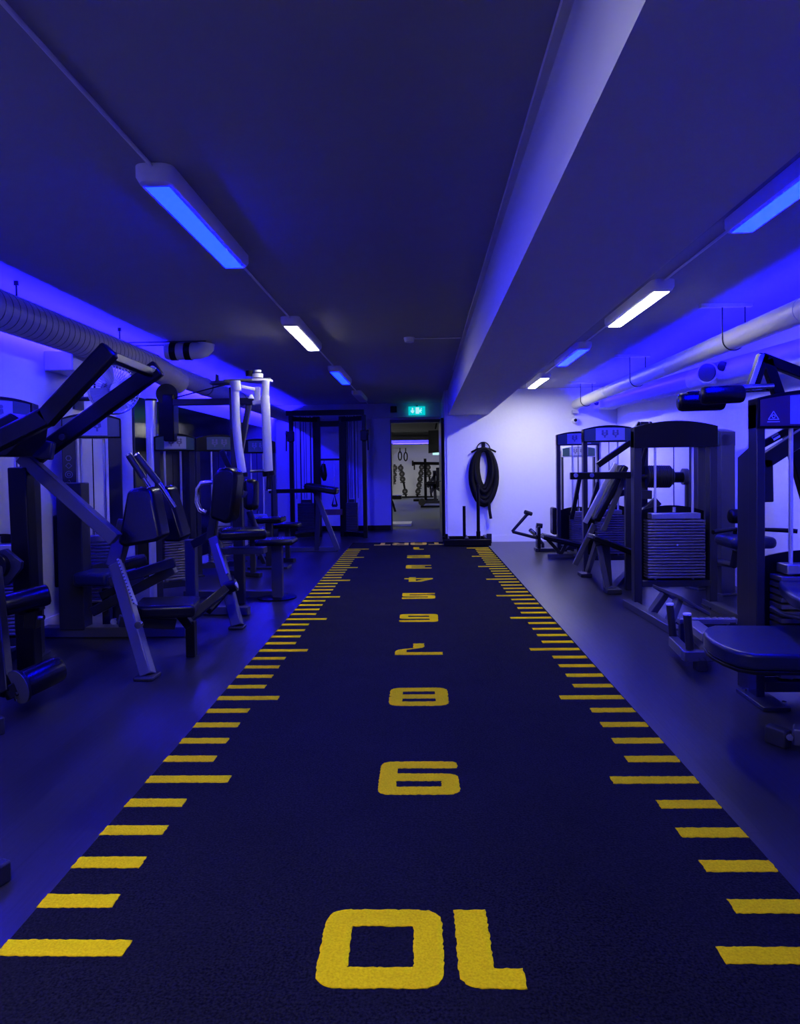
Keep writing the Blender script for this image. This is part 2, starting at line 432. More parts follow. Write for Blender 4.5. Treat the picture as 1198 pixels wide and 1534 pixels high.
# conduits between the lamps
solo(MB().tube([(LX, YF + .1, ZC - .012), (LX, 13.9, ZC - .012)], .008, 8), 'conduit', 'paleplastic', 'thin pale conduit joining the left row of ceiling lamps', 'conduit')
solo(MB().tube([(RX, YF + .1, ZC - .012), (RX, 11.6, ZC - .012)], .008, 8), 'conduit', 'paleplastic', 'thin pale conduit joining the right row of ceiling lamps', 'conduit')
solo(MB().hexa([(.393, YF + .1, ZC - .022), (.424, YF + .1, ZC - .022), (.393, 9.2, ZC - .022), (.362, 9.2, ZC - .022), (.393, YF + .1, ZC - .001), (.424, YF + .1, ZC - .001), (.393, 9.2, ZC - .001), (.362, 9.2, ZC - .001)]), 'cable_trunking', 'beam', 'thin cable trunking along the top corner of the ceiling beam', 'cable trunking')
sd = thing('smoke_detector', 'small smoke detector on the dark ceiling with a short conduit to the beam', 'smoke detector', (-.13, 6.95, ZC))
MB(Matrix.Translation((-.14, 6.95, ZC - .05))).lathe([(.02, 0), (.045, .006), (.05, .03), (.055, .049)], 20).build('sensor_body', 'paleplastic', sd)
MB().tube([(-.09, 6.95, ZC - .012), (BX0 - .03, 6.95, ZC - .012)], .006, 8).build('conduit_run', 'paleplastic', sd)

# ------------------------------------------------------------------ ducts and LED tape
def duct(name, pts, r, m, label, n=28, ring=None, rm=None):
    t = thing(name, label, 'duct', pts[0])
    MB().tube(pts, r, n).build('duct_pipe', m, t)
    return t
DLX, DLZ = -2.66, 2.262
t = thing('insulated_duct', 'fat grey wrapped duct along the top of the left wall', 'duct', (DLX, 3, DLZ))
MB().tube([(DLX, YF + .05, DLZ), (DLX, 6.75, DLZ), (DLX + .02, 7.05, DLZ - .02), (DLX + .05, 7.3, DLZ - .06), (DLX + .075, 7.45, DLZ - .10)], .125, 28).build('duct_pipe', 'ductgrey', t)
tp = MB()
for k in range(40):
    y = 3.9 + k * .078
    tp.tube([(DLX, y - .004, DLZ), (DLX, y + .004, DLZ)], .1262, 28)
w = tp.build('wrap_bands', 'steel2', t); w['kind'] = 'stuff'
t = thing('ceiling_duct', 'thinner grey duct running on to the rear corner past the wrapped one', 'duct', (-2.66, 10, 2.25))
MB().tube([(-2.66, 7.5, 2.25), (-2.66, 14.05, 2.25)], .105, 24).build('duct_pipe', 'ductgrey', t)
for y in (8.6, 10.2, 11.8): MB().tube([(-2.66, y - .02, 2.25), (-2.66, y + .02, 2.25)], .11, 24).build('joint_collar', 'steel2', t)
for y, lb in ((4.62, 'thin duct hanger over the wrapped duct, nearest the camera'), (6.2, 'thin duct hanger over the wrapped duct, beside the wall fan')):
    g = thing('duct_hanger', lb, 'hanger', (DLX, y, ZC))
    MB().tube([(DLX, y, DLZ + .12), (DLX, y, ZC)], .006, 8).build('rod', 'steel', g)
    MB().box(DLX - .012, DLX + .012, y - .008, y + .008, ZC - .03, ZC - .0).build('clip', 'steel', g)
# LED tapes (sources of the blue wash), one behind each duct
def led(name, x, y0, y1, z, label, m='led', wx=XL):
    t = thing(name, label, 'led strip', (x, (y0 + y1) / 2, z))
    MB().box(min(wx, x), max(wx, x), y0, y1, z - .003, z + .003).build('tape_backing', 'paleplastic', t)
    MB().box(x - .004, x + .004, y0, y1, z - .006, z + .006).build('light_tape', m, t)
    return t
led('led_strip', -2.885, YF + .2, 13.9, 2.275, 'blue LED strip lying behind the duct on the left wall')
led('led_strip', 2.537, YF + .2, 11.55, 2.24, 'blue LED strip fixed along the wall side of the white duct', m='led_weak', wx=2.515)

WX, WZ = 2.44, 2.215
t = thing('white_duct', 'smooth white round duct hung along the right bay ceiling', 'duct', (WX, 5, WZ))
MB().tube([(WX, YF + .05, WZ), (WX, 11.6, WZ)], .082, 32).build('duct_pipe', 'duct', t)
for y in (2.2, 4.7, 7.2, 9.6): MB().tube([(WX, y - .015, WZ), (WX, y + .015, WZ)], .085, 32).build('joint_collar', 'duct', t)
for y, lb in ((10.9, 'ceiling bracket with two rods holding the white duct near the white wall'), (8.3, 'ceiling bracket with two rods in the middle of the white duct'), (5.75, 'ceiling bracket with two rods on the nearest stretch of white duct')):
    g = thing('duct_hanger', lb, 'hanger', (WX, y, ZC), 'white duct brackets')
    MB().box(WX - .26, WX + .14, y - .02, y + .02, ZC - .03, ZC).build('ceiling_rail', 'paleplastic', g)
    for dx in (-.088, .088): MB().tube([(WX + dx, y, WZ), (WX + dx, y, ZC - .02)], .005, 8).build('rod', 'steel', g)
    MB().tube([(WX + .088 * math.cos(a), y, WZ + .088 * math.sin(a)) for a in [PI + PI * k / 14 for k in range(15)]], .005, 6).build('strap', 'steel', g)
FX, FZ = 2.88, 2.12
fz = lambda y: 2.06 + .030 * max(0, min(y, 11) - 5.5)
t = thing('flexible_duct', 'ribbed flexible white duct between the white duct and right wall', 'duct', (FX, 9, FZ))
pts, rs = [], []
y = 7.7; k = 0
while y < 11.2:
    pts.append((FX, y, fz(y))); rs.append(.118 if k % 2 else .097); y += .032; k += 1
MB().tube(pts, rs, 24).build('ribbed_hose', 'flex', t)
MB().tube([(FX, YF + .05, fz(0)), (FX, 5.5, fz(5.5)), (FX, 7.7, fz(7.7))], .120, 28).build('smooth_section', 'duct', t)
br = MB().tube([(FX - .02, 7.1, 2.105), (2.70, 6.95, 2.105)], .10, 24)
br.build('branch_spout', 'duct', t)
MB().tube([(2.702, 6.952, 2.105), (2.690, 6.942, 2.105)], .086, 24).build('branch_cap', 'steel2', t)
MB().tube([(FX - .09, 6.75, 2.13), (FX - .14, 6.72, 2.135)], .045, 16).build('round_port', 'black', t)
for y in (1.5, 5.0, 9.0, 11.0): MB().tube([(FX, y, fz(y) + .10), (FX, y, ZC)], .005, 6).build('hanger_rod', 'steel', t)
MB().box(FX - .17, FX + .16, 11.2, 11.62, 2.125, 2.325).build('end_box', 'duct', t, bevel=.012)
MB().tube([(FX - .165, 11.32, 2.225), (FX - .20, 11.30, 2.225)], .055, 16).build('end_port', 'black', t)

# wall camera
p = atY(862, 630, YW - .06)
t = thing('dome_camera', 'white dome camera with a dark eye on the white back wall', 'camera', (p.x, YW, p.z))
MB().tube([(p.x, YW, p.z), (p.x, YW - .03, p.z)], .05, 20).build('mount', 'duct', t)
MB(Matrix.Translation((p.x, YW - .055, p.z)) @ Matrix.Rotation(PI / 2, 4, 'X')).lathe([(.02, -.045), (.045, -.03), (.056, 0), (.048, .03), (.03, .05)], 20).build('dome', 'duct', t)
MB().tube([(p.x - .008, YW - .095, p.z + .004), (p.x - .01, YW - .112, p.z + .004)], .026, 16).build('lens', 'black', t)
MB().box(p.x - .06, p.x + .05, YW - .1, YW, p.z + .11, p.z + .17).build('junction_box', 'duct', t, bevel=.008)

# white ceiling outlet on the left + pale box below the duct
t = thing('air_outlet', 'pale rounded air outlet crossing from the wall under the left ceiling', 'air outlet', (-2.3, 6.95, 2.41))
MB().tube([(-2.52, 6.95, 2.405), (-2.27, 6.95, 2.405), (-2.20, 6.95, 2.408), (-2.155, 6.95, 2.42), (-2.13, 6.95, 2.445), (-2.125, 6.95, 2.48)], .082, 20).build('outlet_pipe', 'duct', t)
for x in (-2.44, -2.3): MB().tube([(x - .03, 6.95, 2.405), (x + .03, 6.95, 2.405)], .088, 20).build('clamp', 'black', t)
for y, s in ((6.86, 0), (7.04, 1)): MB().tube([(XL + .02, y, 2.485), (-2.1, y, 2.485)], .005, 6).build('support_rod', 'steel', t)
t = thing('wall_box', 'pale square box on the left wall tucked under the wrapped duct', 'box', (-2.85, 5.75, 1.95))
MB().box(XL, -2.72, 5.47, 5.86, 2.03, 2.185).build('box_body', 'duct', t, bevel=.01)
MB().tube([(-2.70, 5.80, 2.03), (-2.72, 5.82, 1.9), (-2.73, 5.85, 1.6)], .008, 8).build('cable', 'black', t)

# ------------------------------------------------------------------ mirror on the left wall
t = thing('wall_mirror', 'tall frameless mirror along the far half of the left wall', 'mirror', (XL, 10, .12))
MB().box(XL, XL + .012, 7.15, 12.9, .12, 2.0).build('mirror_glass', 'mirror', t)
MB().box(XL, XL + .016, 7.12, 7.15, .12, 2.0).build('edge_strip', 'steel', t)

# ------------------------------------------------------------------ exit sign, speaker
t = thing('exit_sign', 'green lit exit sign over the doorway', 'exit sign', (-.15, 13.9, 2.34))
MB().box(-.315, .01, 13.9, 13.955, 2.255, 2.42).build('sign_box', 'exit', t, bevel=.005)
a = MB()   # arrow down
a.prism([(-.235 + x, 13.894, 2.338 + z) for x, z in ((-.014, .055), (.014, .055), (.014, -.005), (.034, .012), (.034, -.018), (0, -.055), (-.034, -.018), (-.034, .012), (-.014, -.005))], (0, .006, 0))
a.build('down_arrow', 'exitw', t)
d = MB().box(-.175, -.105, 13.894, 13.9, 2.278, 2.40); d.build('door_symbol', 'exitw', t)
r = MB()
r.bar((-.075, 13.896, 2.352), (-.09, 13.896, 2.32), .006, .022, side=(0, 1, 0)); r.bar((-.09, 13.896, 2.322), (-.062, 13.896, 2.29), .006, .012); r.bar((-.09, 13.896, 2.322), (-.125, 13.896, 2.296), .006, .012)
r.bar((-.078, 13.896, 2.35), (-.11, 13.896, 2.338), .006, .01); r.bar((-.075, 13.896, 2.35), (-.05, 13.896, 2.332), .006, .01)
r.disc((-.066, 13.896, 2.375), (0, 1, 0), .013, .006, 14); r.build('running_figure', 'exitw', t)
MB().box(-.17, -.13, 13.92, 13.98, 2.42, 2.44).build('bracket', 'steel', t)
sp = MB().box(-.665, -.54, 13.86, 13.98, 2.31, 2.43)
t = thing('wall_speaker', 'small black speaker beside the exit sign over the doorway', 'speaker', (-.6, 13.92, 2.31))
sp.build('cabinet', 'black', t, bevel=.01)
MB().disc((-.602, 13.858, 2.37), (0, 1, 0), .042, .006, 20).build('speaker_cone', 'rubber', t)

# ------------------------------------------------------------------ machine kit
def arc_top(u0, u1, z0, zs, zt, k=14):      # header outline in (u, z): flat bottom, bowed top
    out = [(u0, z0), (u1, z0)]
    for i in range(k + 1):
        f = i / k; out.append((u1 + (u0 - u1) * f, zs + (zt - zs) * (1 - (2 * f - 1) ** 2)))
    return out
def tower(root, org, ang, W, H, hh, nplates, pw=None, pz0=.16, pitch=.026, plac='placard', ends='placardgreen', col='steel', head='black', udepth=.09, uw=.05, shroud=True, stack_off=0.0, rods=True, blank=False, figures=2, logo=False):
    """weight tower: u across, -v the front; parts parented to root"""
    X = Matrix.Translation(org) @ Matrix.Rotation(ang, 4, 'Z')
    pw = pw or W * .62
    for s in (-1, 1):
        u = s * (W / 2 - uw / 2)
        MB(X).box(u - uw / 2, u + uw / 2, -udepth / 2, udepth / 2, 0, H - hh * .35).build('upright', col, root, bevel=.006)
    hp = arc_top(-W / 2, W / 2, H - hh, H - hh * .22, H)
    MB(X).prism([(u, udepth / 2 + .002, z) for u, z in hp], (0, -udepth - .012, 0)).build('header', head, root, bevel=.004)
    yf = -udepth / 2 - .0125
    if not blank:
        inner = arc_top(-W / 2 + .012, W / 2 - .012, H - hh + .012, H - hh * .22 - .01, H - .022)
        pl = MB(X).prism([(u, yf, z) for u, z in inner], (0, -.004, 0)).build('placard', ends, root)
        cp = arc_top(-W * .27, W * .27, H - hh + .02, H - hh * .12 - .012, H - .03)
        MB(X).prism([(u, yf - .004, z) for u, z in cp], (0, -.002, 0)).build('placard_panel', plac, pl)
        for i in range(figures):
            for q in range(2):
                ic = MB(X)
                u = (-.14 + .2 * i) * W + q * .075 * W; z = H - hh * .52
                sg = 1 - 2 * q
                ic.disc((u, yf - .0065, z + hh * .17), (0, 1, 0), hh * .065, .002, 12)
                ic.bar((u, yf - .0065, z + hh * .10), (u - sg * hh * .02, yf - .0065, z - hh * .06), .002, hh * .11, side=(0, 1, 0))
                ic.bar((u - sg * hh * .02, yf - .0065, z - hh * .05), (u + sg * hh * .10, yf - .0065, z - hh * .08), .002, hh * .055, side=(0, 1, 0))
                ic.bar((u + sg * hh * .09, yf - .0065, z - hh * .06), (u + sg * hh * .10, yf - .0065, z - hh * .22), .002, hh * .045, side=(0, 1, 0))
                ic.bar((u, yf - .0065, z + hh * .08), (u + sg * hh * .13, yf - .0065, z + hh * .04), .002, hh * .04, side=(0, 1, 0))
                ic.build('exercise_figure', 'inkgrey', pl)
        if logo:
            lg = MB(X); c0 = -W * .39; z0 = H - hh * .70; s = hh * .13
            tri = [(c0 - s, z0 - s * .6), (c0 + s, z0 - s * .6), (c0, z0 + s)]
            for i in range(3):
                a, b = tri[i], tri[(i + 1) % 3]
                lg.tube([(a[0], yf - .0055, a[1]), (b[0], yf - .0055, b[1])], .0022, 6)
            lg.tube([(c0 + s * .3 * math.cos(q * PI / 6), yf - .0055, z0 + s * .3 * math.sin(q * PI / 6)) for q in range(12)], .002, 6, closed=True)
            lg.bar((c0 - s * 1.2, yf - .0055, z0 - s * 1.05), (c0 + s * 1.2, yf - .0055, z0 - s * 1.05), .002, .004, side=(0, 1, 0))
            lg.build('triangle_logo', 'inkpale', pl)
    so = stack_off
    if rods:
        for s in (-1, 1):
            MB(X).tube([(so + s * pw * .33, 0, pz0 - .06), (so + s * pw * .33, 0, H - hh + .01)], .011, 12).build('guide_rod', 'silver', root)
        MB(X).tube([(so, 0, pz0 + pitch * nplates), (so, 0, H - hh + .01)], .004, 8).build('cable', 'black', root)
    base = MB(X).box(so - pw / 2, so + pw / 2, -.065, .065, pz0, pz0 + pitch * .70).build('weight_plate', 'plate', root, bevel=.003)
    for i in range(1, nplates):
        c = base.copy(); C.objects.link(c); c.parent = root; c.location = (0, 0, i * pitch)
    zt = pz0 + nplates * pitch
    MB(X).box(so - pw * .43, so + pw * .43, -.06, .06, zt, zt + .05).build('top_plate', 'topplate', root, bevel=.006)
    MB(X).tube([(so, 0, zt + .05), (so, 0, zt + .10)], .018, 12).build('selector_bolt', 'chrome', root)
    zp = pz0 + int(nplates * .55) * pitch + pitch * .4
    MB(X).tube([(so, -.065, zp), (so, -.085, zp)], .009, 10).build('selector_pin', 'chrome', root)
    MB(X).box(-W / 2 + uw, W / 2 - uw, -.05, .05, pz0 - .075, pz0 - .02).build('bottom_rail', col, root, bevel=.005)
    if shroud:
        sp_ = arc_top(-W / 2 + uw, W / 2 - uw, pz0 - .03, zt + .06, zt + .11)
        MB(X).prism([(u, .085, z) for u, z in sp_], (0, .012, 0)).build('rear_shroud', 'black', root)
    for s in (-1, 1):
        MB(X).box(s * (W / 2 - uw / 2) - uw * .8, s * (W / 2 - uw / 2) + uw * .8, -.1, .1, 0, .02).build('foot_plate', col, root, bevel=.004)
    return X
def pad(root, name, c, size, rotm=None, m='vinyl', r=.025):
    X = Matrix.Translation(c) @ (rotm or Matrix.Identity(4))
    a, b, d = size[0] / 2, size[1] / 2, size[2] / 2
    return MB(X).box(-a, a, -b, b, -d, d).build(name, m, root, bevel=r, seg=4)
def rollpad(root, name, p, q, r, m='vinyl'):
    p, q = Vector(p), Vector(q); d = (q - p).normalized()
    return MB().tube([p, p + d * r * .12, p + d * r * .4, q - d * r * .4, q - d * r * .12, q], [r * .72, r * .92, r, r, r * .92, r * .72], 20).build(name, m, root)
def bars(root, name, m, segs, w, h=None, bevel=.006, side=(0, 1, 0)):
    for p, q in segs: MB().bar(p, q, w, h, side).build(name, m, root, bevel=bevel)
RY, RXm, RZ = (lambda a: Matrix.Rotation(math.radians(a), 4, 'Y')), (lambda a: Matrix.Rotation(math.radians(a), 4, 'X')), (lambda a: Matrix.Rotation(math.radians(a), 4, 'Z'))
# ------------------------------------------------------------------ RIGHT BAY
# --- nearest machine: overhead press tower with a low seat
K = thing('pulldown_machine', 'nearest strength machine on the right, roller grips up high and wide blue seat', 'gym machine', (1.70, 3.8, 0))
tower(K, (2.055, 3.795, 0), 0, .70, 1.615, .20, 15, pw=.46, pz0=.12, pitch=.036, ends='placardred', udepth=.10, uw=.045, figures=3, logo=True)
MB().prism([(1.725, 3.86, .0), (1.725, 4.02, .0), (1.725, 4.02, 1.27), (1.725, 3.86, 1.33)], (.02, 0, 0)).build('side_guard', 'steel', K, bevel=.004)
MB().box(1.665, 1.80, 3.58, 3.90, 0, .022).build('front_foot', 'steel', K, bevel=.004)
for x, y in ((1.68, 3.83), (1.785, 3.62)): MB().tube([(x, y, .02), (x, y, .04)], .012, 8).build('anchor_bolt', 'chrome', K)
top = [atZ(u, v, .42) for u, v in ((1070, 936), (1058, 939), (1053, 945), (1056, 952), (1066, 960), (1082, 968), (1104, 976), (1130, 980), (1200, 981), (1262, 979), (1275, 960), (1268, 937))]
MB().prism([p - Vector((0, 0, .075)) for p in top], (0, 0, .075)).build('seat', 'navy', K, bevel=.016, seg=4)
MB().prism([p - Vector((0, 0, .09)) for p in top], (0, 0, .016)).build('seat_board', 'black', K, bevel=.003)
MB().tube([(1.76, 3.71, .50), (1.80, 3.66, .47), (2.1, 3.30, .44)], .012, 8).build('seat_bracket', 'steel', K)
MB().box(1.71, 1.79, 3.66, 3.76, .30, .345).build('seat_arm', 'steel', K, bevel=.005)
top = [atZ(u, v, .63) for u, v in ((1166, 869), (1170, 878), (1184, 890), (1204, 900), (1240, 906), (1270, 900), (1280, 870), (1240, 862))]
MB().prism([p - Vector((0, 0, .06)) for p in top], (0, 0, .06)).build('thigh_pad', 'navy', K, bevel=.016, seg=4)
P = lambda u, v, y=3.85: atY(u, v, y)
bars(K, 'overhead_frame', 'black', [(P(1126, 582, 3.9), P(1143, 531, 3.9)), (P(1139, 536, 3.9), P(1262, 584, 3.9)), (P(1147, 538, 3.9), P(1167, 596, 3.9))], .05, .055)
MB().prism([P(1123, 575, 3.868), P(1139, 530, 3.868), P(1145, 531, 3.868), P(1130, 575, 3.868)], (0, .008, 0)).build('lit_frame_face', 'paleplastic', K)  # pale strip paints the white light on the front of the post
for (a, b, g0, g1, yy, r) in (((1158, 578), (1096, 581), (1113, 590), (1050, 593), 3.72, .046), ((1156, 583), (1066, 588), (1084, 601), (1016, 603), 3.95, .05)):
    MB().tube([P(*a, yy), P(*b, yy), P(b[0] - 4, b[1] + 3, yy)], .013, 12).build('grip_bar', 'chrome', K)
    rollpad(K, 'roller_grip', P(*g0, yy), P(*g1, yy), r)
    MB().bar(P(b[0] - 6, b[1], yy), P(b[0] - 38, b[1] + 2, yy), .05, .022).build('grip_bracket', 'black', K, bevel=.006)
bars(K, 'lever_arm', 'steel', [(P(1139, 694, 4.15), P(1236, 632, 4.15)), (P(1143, 688, 4.15), P(1144, 752, 4.15))], .06, .085)
bars(K, 'upper_lever', 'black', [(P(1136, 669, 4.05), P(1200, 634, 4.05))], .03, .04)
MB().tube([P(1156, 658, 4.02), P(1166, 652, 4.02)], .014, 10).build('lever_bolt', 'chrome', K)
bars(K, 'rear_strut', 'black', [(P(1180, 648, 4.3), P(1226, 808, 4.3))], .06, .06)
lt = MB(); c = P(1207, 667, 4.1)
lt.tube([c + Vector((x * .05, -.05, z * .045)) for x, z in rrect(-1, 1, -1, 1, .5)], .004, 6, closed=True)
lt.build('badge_outline', 'inkgrey', K)
for s, (a, b) in enumerate((((1060, 803), (1098, 796)), ((1141, 797), (1184, 800)))): pass
for a, b in (((1116, 668), (1121, 742)),):
    ch = MB(); n = 12
    for i in range(n):
        q = P(a[0] + (b[0] - a[0]) * i / n + (2 if i % 2 else -1), a[1] + (b[1] - a[1]) * i / n, 3.84); q.x = 1.718
        ch.tube([q + Vector((0, .008 * math.cos(k * PI / 4), .016 * math.sin(k * PI / 4))) for k in range(8)], .003, 5, closed=True)
    w = ch.build('pin_chain', 'steel2', K); w['kind'] = 'stuff'

# --- machine behind it with the blue seat and grey columns
I4 = thing('rotary_machine', 'grey columned machine with a small blue seat behind the nearest right machine', 'gym machine', (2.6, 6.6, 0))
tower(I4, (2.75, 6.98, 0), math.radians(-71), .446, 1.57, .17, 16, pw=.16, pz0=.16, pitch=.03, col='steel2', head='steel2', ends='placardgreen', uw=.13, udepth=.16, shroud=False)
pad(I4, 'seat', (2.46, 5.6, .635), (.34, .36, .09), m='navy', r=.04)
MB().box(2.42, 2.50, 5.55, 5.65, .03, .60).build('seat_post', 'steel', I4, bevel=.006)
MB().tube([(2.46, 5.75, .55), (2.46, 5.8, .42), (2.6, 6.4, .36), (2.72, 6.85, .30)], .03, 10).build('seat_link', 'steel', I4)
MB().box(2.3, 2.62, 5.45, 5.75, 0, .03).build('seat_base', 'steel', I4, bevel=.006)
for s, x0, x1 in ((-1, 2.22, 2.43), (1, 2.52, 2.86)):
    MB().tube([(x1 if s < 0 else x0, 5.72, .60), (x1 if s < 0 else x0, 5.7, .72), (x0 + .04 if s < 0 else x1 - .04, 5.62, .71), (x0 if s < 0 else x1, 5.6, .705)], .018, 10).build('side_handle', 'black', I4)
rollpad(I4, 'back_roller', (2.50, 5.98, .80), (2.72, 5.98, .80), .06)
MB().bar((2.61, 5.98, .80), (2.62, 6.0, .35), .03).build('roller_stem', 'steel', I4)

# --- wide stack tower seen from behind
I3 = thing('seated_row_machine', 'machine with wide steel plate stack under a plain black bowed header', 'gym machine', (2.1, 6.0, 0))
tower(I3, (2.125, 6.2, 0), 0, .70, 1.605, .225, 20, pw=.48, pz0=.265, pitch=.0252, blank=True, uw=.065, udepth=.10)
for s, pts in ((0, ((1.755, 6.30, .03), (1.80, 5.15, .03))), (1, ((2.44, 6.30, .03), (2.46, 5.25, .03)))):
    MB().bar(*pts, .085, .06).build('base_rail', 'steel2', I3, bevel=.006)
MB().bar((1.80, 5.42, .03), (2.46, 5.42, .03), .07, .05, side=(0, 1, 0)).build('cross_rail', 'steel', I3, bevel=.006)
c0, c1 = atY(977, 880, 5.80), atY(1021, 899, 5.42)
MB().prism([c0, c1, c1 + Vector((.22, .02, -.13)), c0 + Vector((.16, .02, -.10))], (0, 0, .028)).build('foot_plate_step', 'steel2', I3, bevel=.005)
bars(I3, 'step_leg', 'steel2', [(atY(989, 888, 5.72) + Vector((.04, 0, 0)), (1.80, 5.78, .04)), (atY(1008, 898, 5.52) + Vector((.04, 0, 0)), (1.83, 5.45, .04))], .09, .05)
st = MB(); p0, p1 = atY(1016, 930, 4.95), atY(1102, 930, 4.95)
st.bar(p0, p1, .05, .035)
for i in range(9):
    q = p0.lerp(p1, (i + .5) / 9); st.bar(q + Vector((-.018, -.012, .02)), q + Vector((.018, .012, .02)), .012, .008)
st.build('ribbed_step', 'topplate', I3, bevel=.003)
bars(I3, 'step_stand', 'steel', [(p0 + Vector((.03, 0, 0)), (p0.x + .03, 4.95, .0)), (p1 - Vector((.03, 0, 0)), (p1.x - .03, 4.95, 0)), ((p0.x + .03, 4.95, .02), (1.80, 5.42, .02))], .05)
rb = MB(); q0, q1 = atY(1036, 935, 4.75), atY(1062, 955, 4.35)
rb.bar(q0, q1, .09, .05, side=(1, 0, 0)); rb.build('pivot_cover', 'topplate', I3, bevel=.006)
for (a, b, yy, lbl) in (((1003, 906), (1008, 954), 4.72, 0), ((1029, 921), (1033, 972), 4.32, 1)):
    pa, pb = atY(*a, yy), atY(*b, yy)
    g = MB().tube([pa, pb], .024, 16).build('grip', 'rubber', I3)
    MB().disc(pa + Vector((0, 0, .004)), pa - pb, .024, .012, 16).build('grip_cap', 'paleplastic', g)  # pale colour stands in for bright light on a chrome cap
bars(I3, 'grip_arm', 'steel2', [(atY(1008, 960, 4.70), atY(1032, 984, 4.30)), (atY(1022, 982, 4.30), atY(1070, 982, 4.30))], .06, .06)
bars(I3, 'arm_link', 'steel', [(atY(1066, 980, 4.32), (1.84, 4.95, .05))], .05, .05)
MB().box(1.60, 1.66, 4.27, 4.35, 0, .10).build('arm_stop', 'rubber', I3, bevel=.006)

# --- second tower along the row, blue lit placard, with the tilted press bench
I2 = thing('leg_press_machine', 'machine with a blue lit placard and tilted silver railed back pad, right bay', 'gym machine', (2.0, 7.9, 0))
tower(I2, (2.085, 8.2, 0), 0, .60, 1.685, .19, 17, pw=.30, pz0=.23, pitch=.0262, figures=2)
Q = lambda u, v, y=7.35: atY(u, v, y)
bars(I2, 'back_rail', 'silver', [(Q(876, 783), Q(922, 694))], .035, .05, side=(0, 1, 0))
bp = MB().bar(Q(889, 779), Q(932, 698), .30, .07); bp.build('back_pad', 'vinyl', I2, bevel=.02, seg=3)
bars(I2, 'press_arm', 'black', [(Q(895, 697, 7.5), Q(944, 663, 7.5))], .06, .06)
bars(I2, 'cross_beam', 'black', [(Q(854, 713, 7.1), Q(952, 712, 7.1))], .06, .07)
for u in (862, 886): MB().disc(Q(u, 712, 7.06), (0, 1, 0), .022, .02, 14).build('beam_bolt', 'chrome', I2)
bars(I2, 'frame_strut', 'steel2', [(Q(861, 846, 7.3), Q(890, 785, 7.3)), (Q(903, 795, 7.2), Q(934, 718, 7.2))], .05, .05)
bars(I2, 'beam_post', 'steel', [(Q(940, 713, 7.1), (Q(940, 713, 7.1).x, 7.1, 0)), (Q(925, 740, 7.3), Q(948, 735, 7.3))], .06, .06)
sp = MB().bar(Q(884, 803, 7.05), Q(948, 828, 7.05), .28, .06); sp.build('seat', 'vinyl', I2, bevel=.018, seg=3)
bars(I2, 'front_leg', 'steel2', [(Q(894, 812, 7.0), atZ(880, 857, .02)), (Q(897, 818, 7.0), atZ(910, 884, .02))], .05, .05)
MB().prism([Q(900, 812, 7.0), Q(913, 812, 7.0), Q(918, 884, 7.0), Q(905, 884, 7.0)], (0, .05, 0)).build('leg_plate', 'steel', I2, bevel=.004)
MB().box(1.72, 1.86, 6.85, 7.02, 0, .05).build('rubber_foot', 'rubber', I2, bevel=.008)
MB().bar((1.8, 6.95, .035), (2.3, 8.2, .035), .06, .05).build('floor_rail', 'steel', I2, bevel=.006)
MB().box(1.70, 1.82, 7.9, 8.1, 0, .04).build('rubber_foot', 'rubber', I2, bevel=.008)

# --- back extension machine behind the wide stack: big roller and round weights
B4 = thing('back_extension_machine', 'machine with ridged black roller and round weights behind the wide plate stack', 'gym machine', (2.4, 7.5, 0))
Q = lambda u, v, y=7.5: atY(u, v, y)
pts = []; rs = []
a, b = Q(968, 714), Q(1003, 714)
for i in range(25):
    pts.append(a.lerp(b, i / 24)); rs.append(.118 if i % 2 else .110)
MB().tube(pts, rs, 24).build('ridged_roller', 'rubber', B4)
MB().tube([Q(940, 714), Q(1034, 714)], .022, 12).build('roller_axle', 'steel', B4)
MB().tube([Q(1003, 714), Q(1007, 714)], .085, 24).build('round_weight', 'steel2', B4)
MB().tube([Q(1022, 714), Q(1029, 714)], .085, 24).build('round_weight', 'steel2', B4)
MB().tube([Q(1005, 715), Q(1022, 715)], .055, 16).build('weight_sleeve', 'black', B4)
bars(B4, 'tall_column', 'steel', [((Q(964, 655).x, 7.6, 0), Q(964, 632, 7.6))], .09, .08)
bars(B4, 'slanted_post', 'black', [(Q(956, 720), Q(976, 634)), (Q(950, 700), Q(966, 636))], .035, .04)
for u in (957, 975):
    MB().prism([Q(u - 7, 642, 7.6), Q(u + 7, 640, 7.6), Q(u, 631, 7.6)], (0, .06, 0)).build('pulley_bracket', 'black', B4)
bars(B4, 'side_bracket', 'steel', [(Q(945, 741), Q(975, 741)), (Q(962, 770), Q(985, 750))], .08, .09)
MB().box(2.1, 2.75, 7.35, 7.75, 0, .05).build('base', 'steel', B4, bevel=.008)
bars(B4, 'roller_stand', 'steel', [((2.72, 7.5, .03), (2.72, 7.5, 1.13))], .06, .06)

# --- third tower and bench near the white wall
I1 = thing('leg_curl_machine', 'narrow dark tower machine with a blue lit placard, near the white back wall', 'gym machine', (2.0, 9.9, 0))
tower(I1, (2.10, 9.9, 0), 0, .60, 1.70, .19, 14, pw=.24, pz0=.16, pitch=.028)
Q = lambda u, v, y=9.6: atY(u, v, y)
bars(I1, 'slanted_post', 'black', [(Q(856, 778), Q(868, 716)), (Q(880, 778), Q(896, 722))], .06, .05)
pad(I1, 'upright_pad', Q(829, 780), (.06, .22, .36), r=.022)
bp = MB().bar(Q(812, 803), Q(874, 818), .30, .07); bp.build('bench_pad', 'vinyl', I1, bevel=.02, seg=3)
bars(I1, 'bench_leg', 'steel', [(Q(818, 806), Q(840, 830)), (Q(847, 816), (Q(838, 836).x, 9.6, .02)), (Q(866, 820), (Q(868, 836).x, 9.6, .02))], .045)
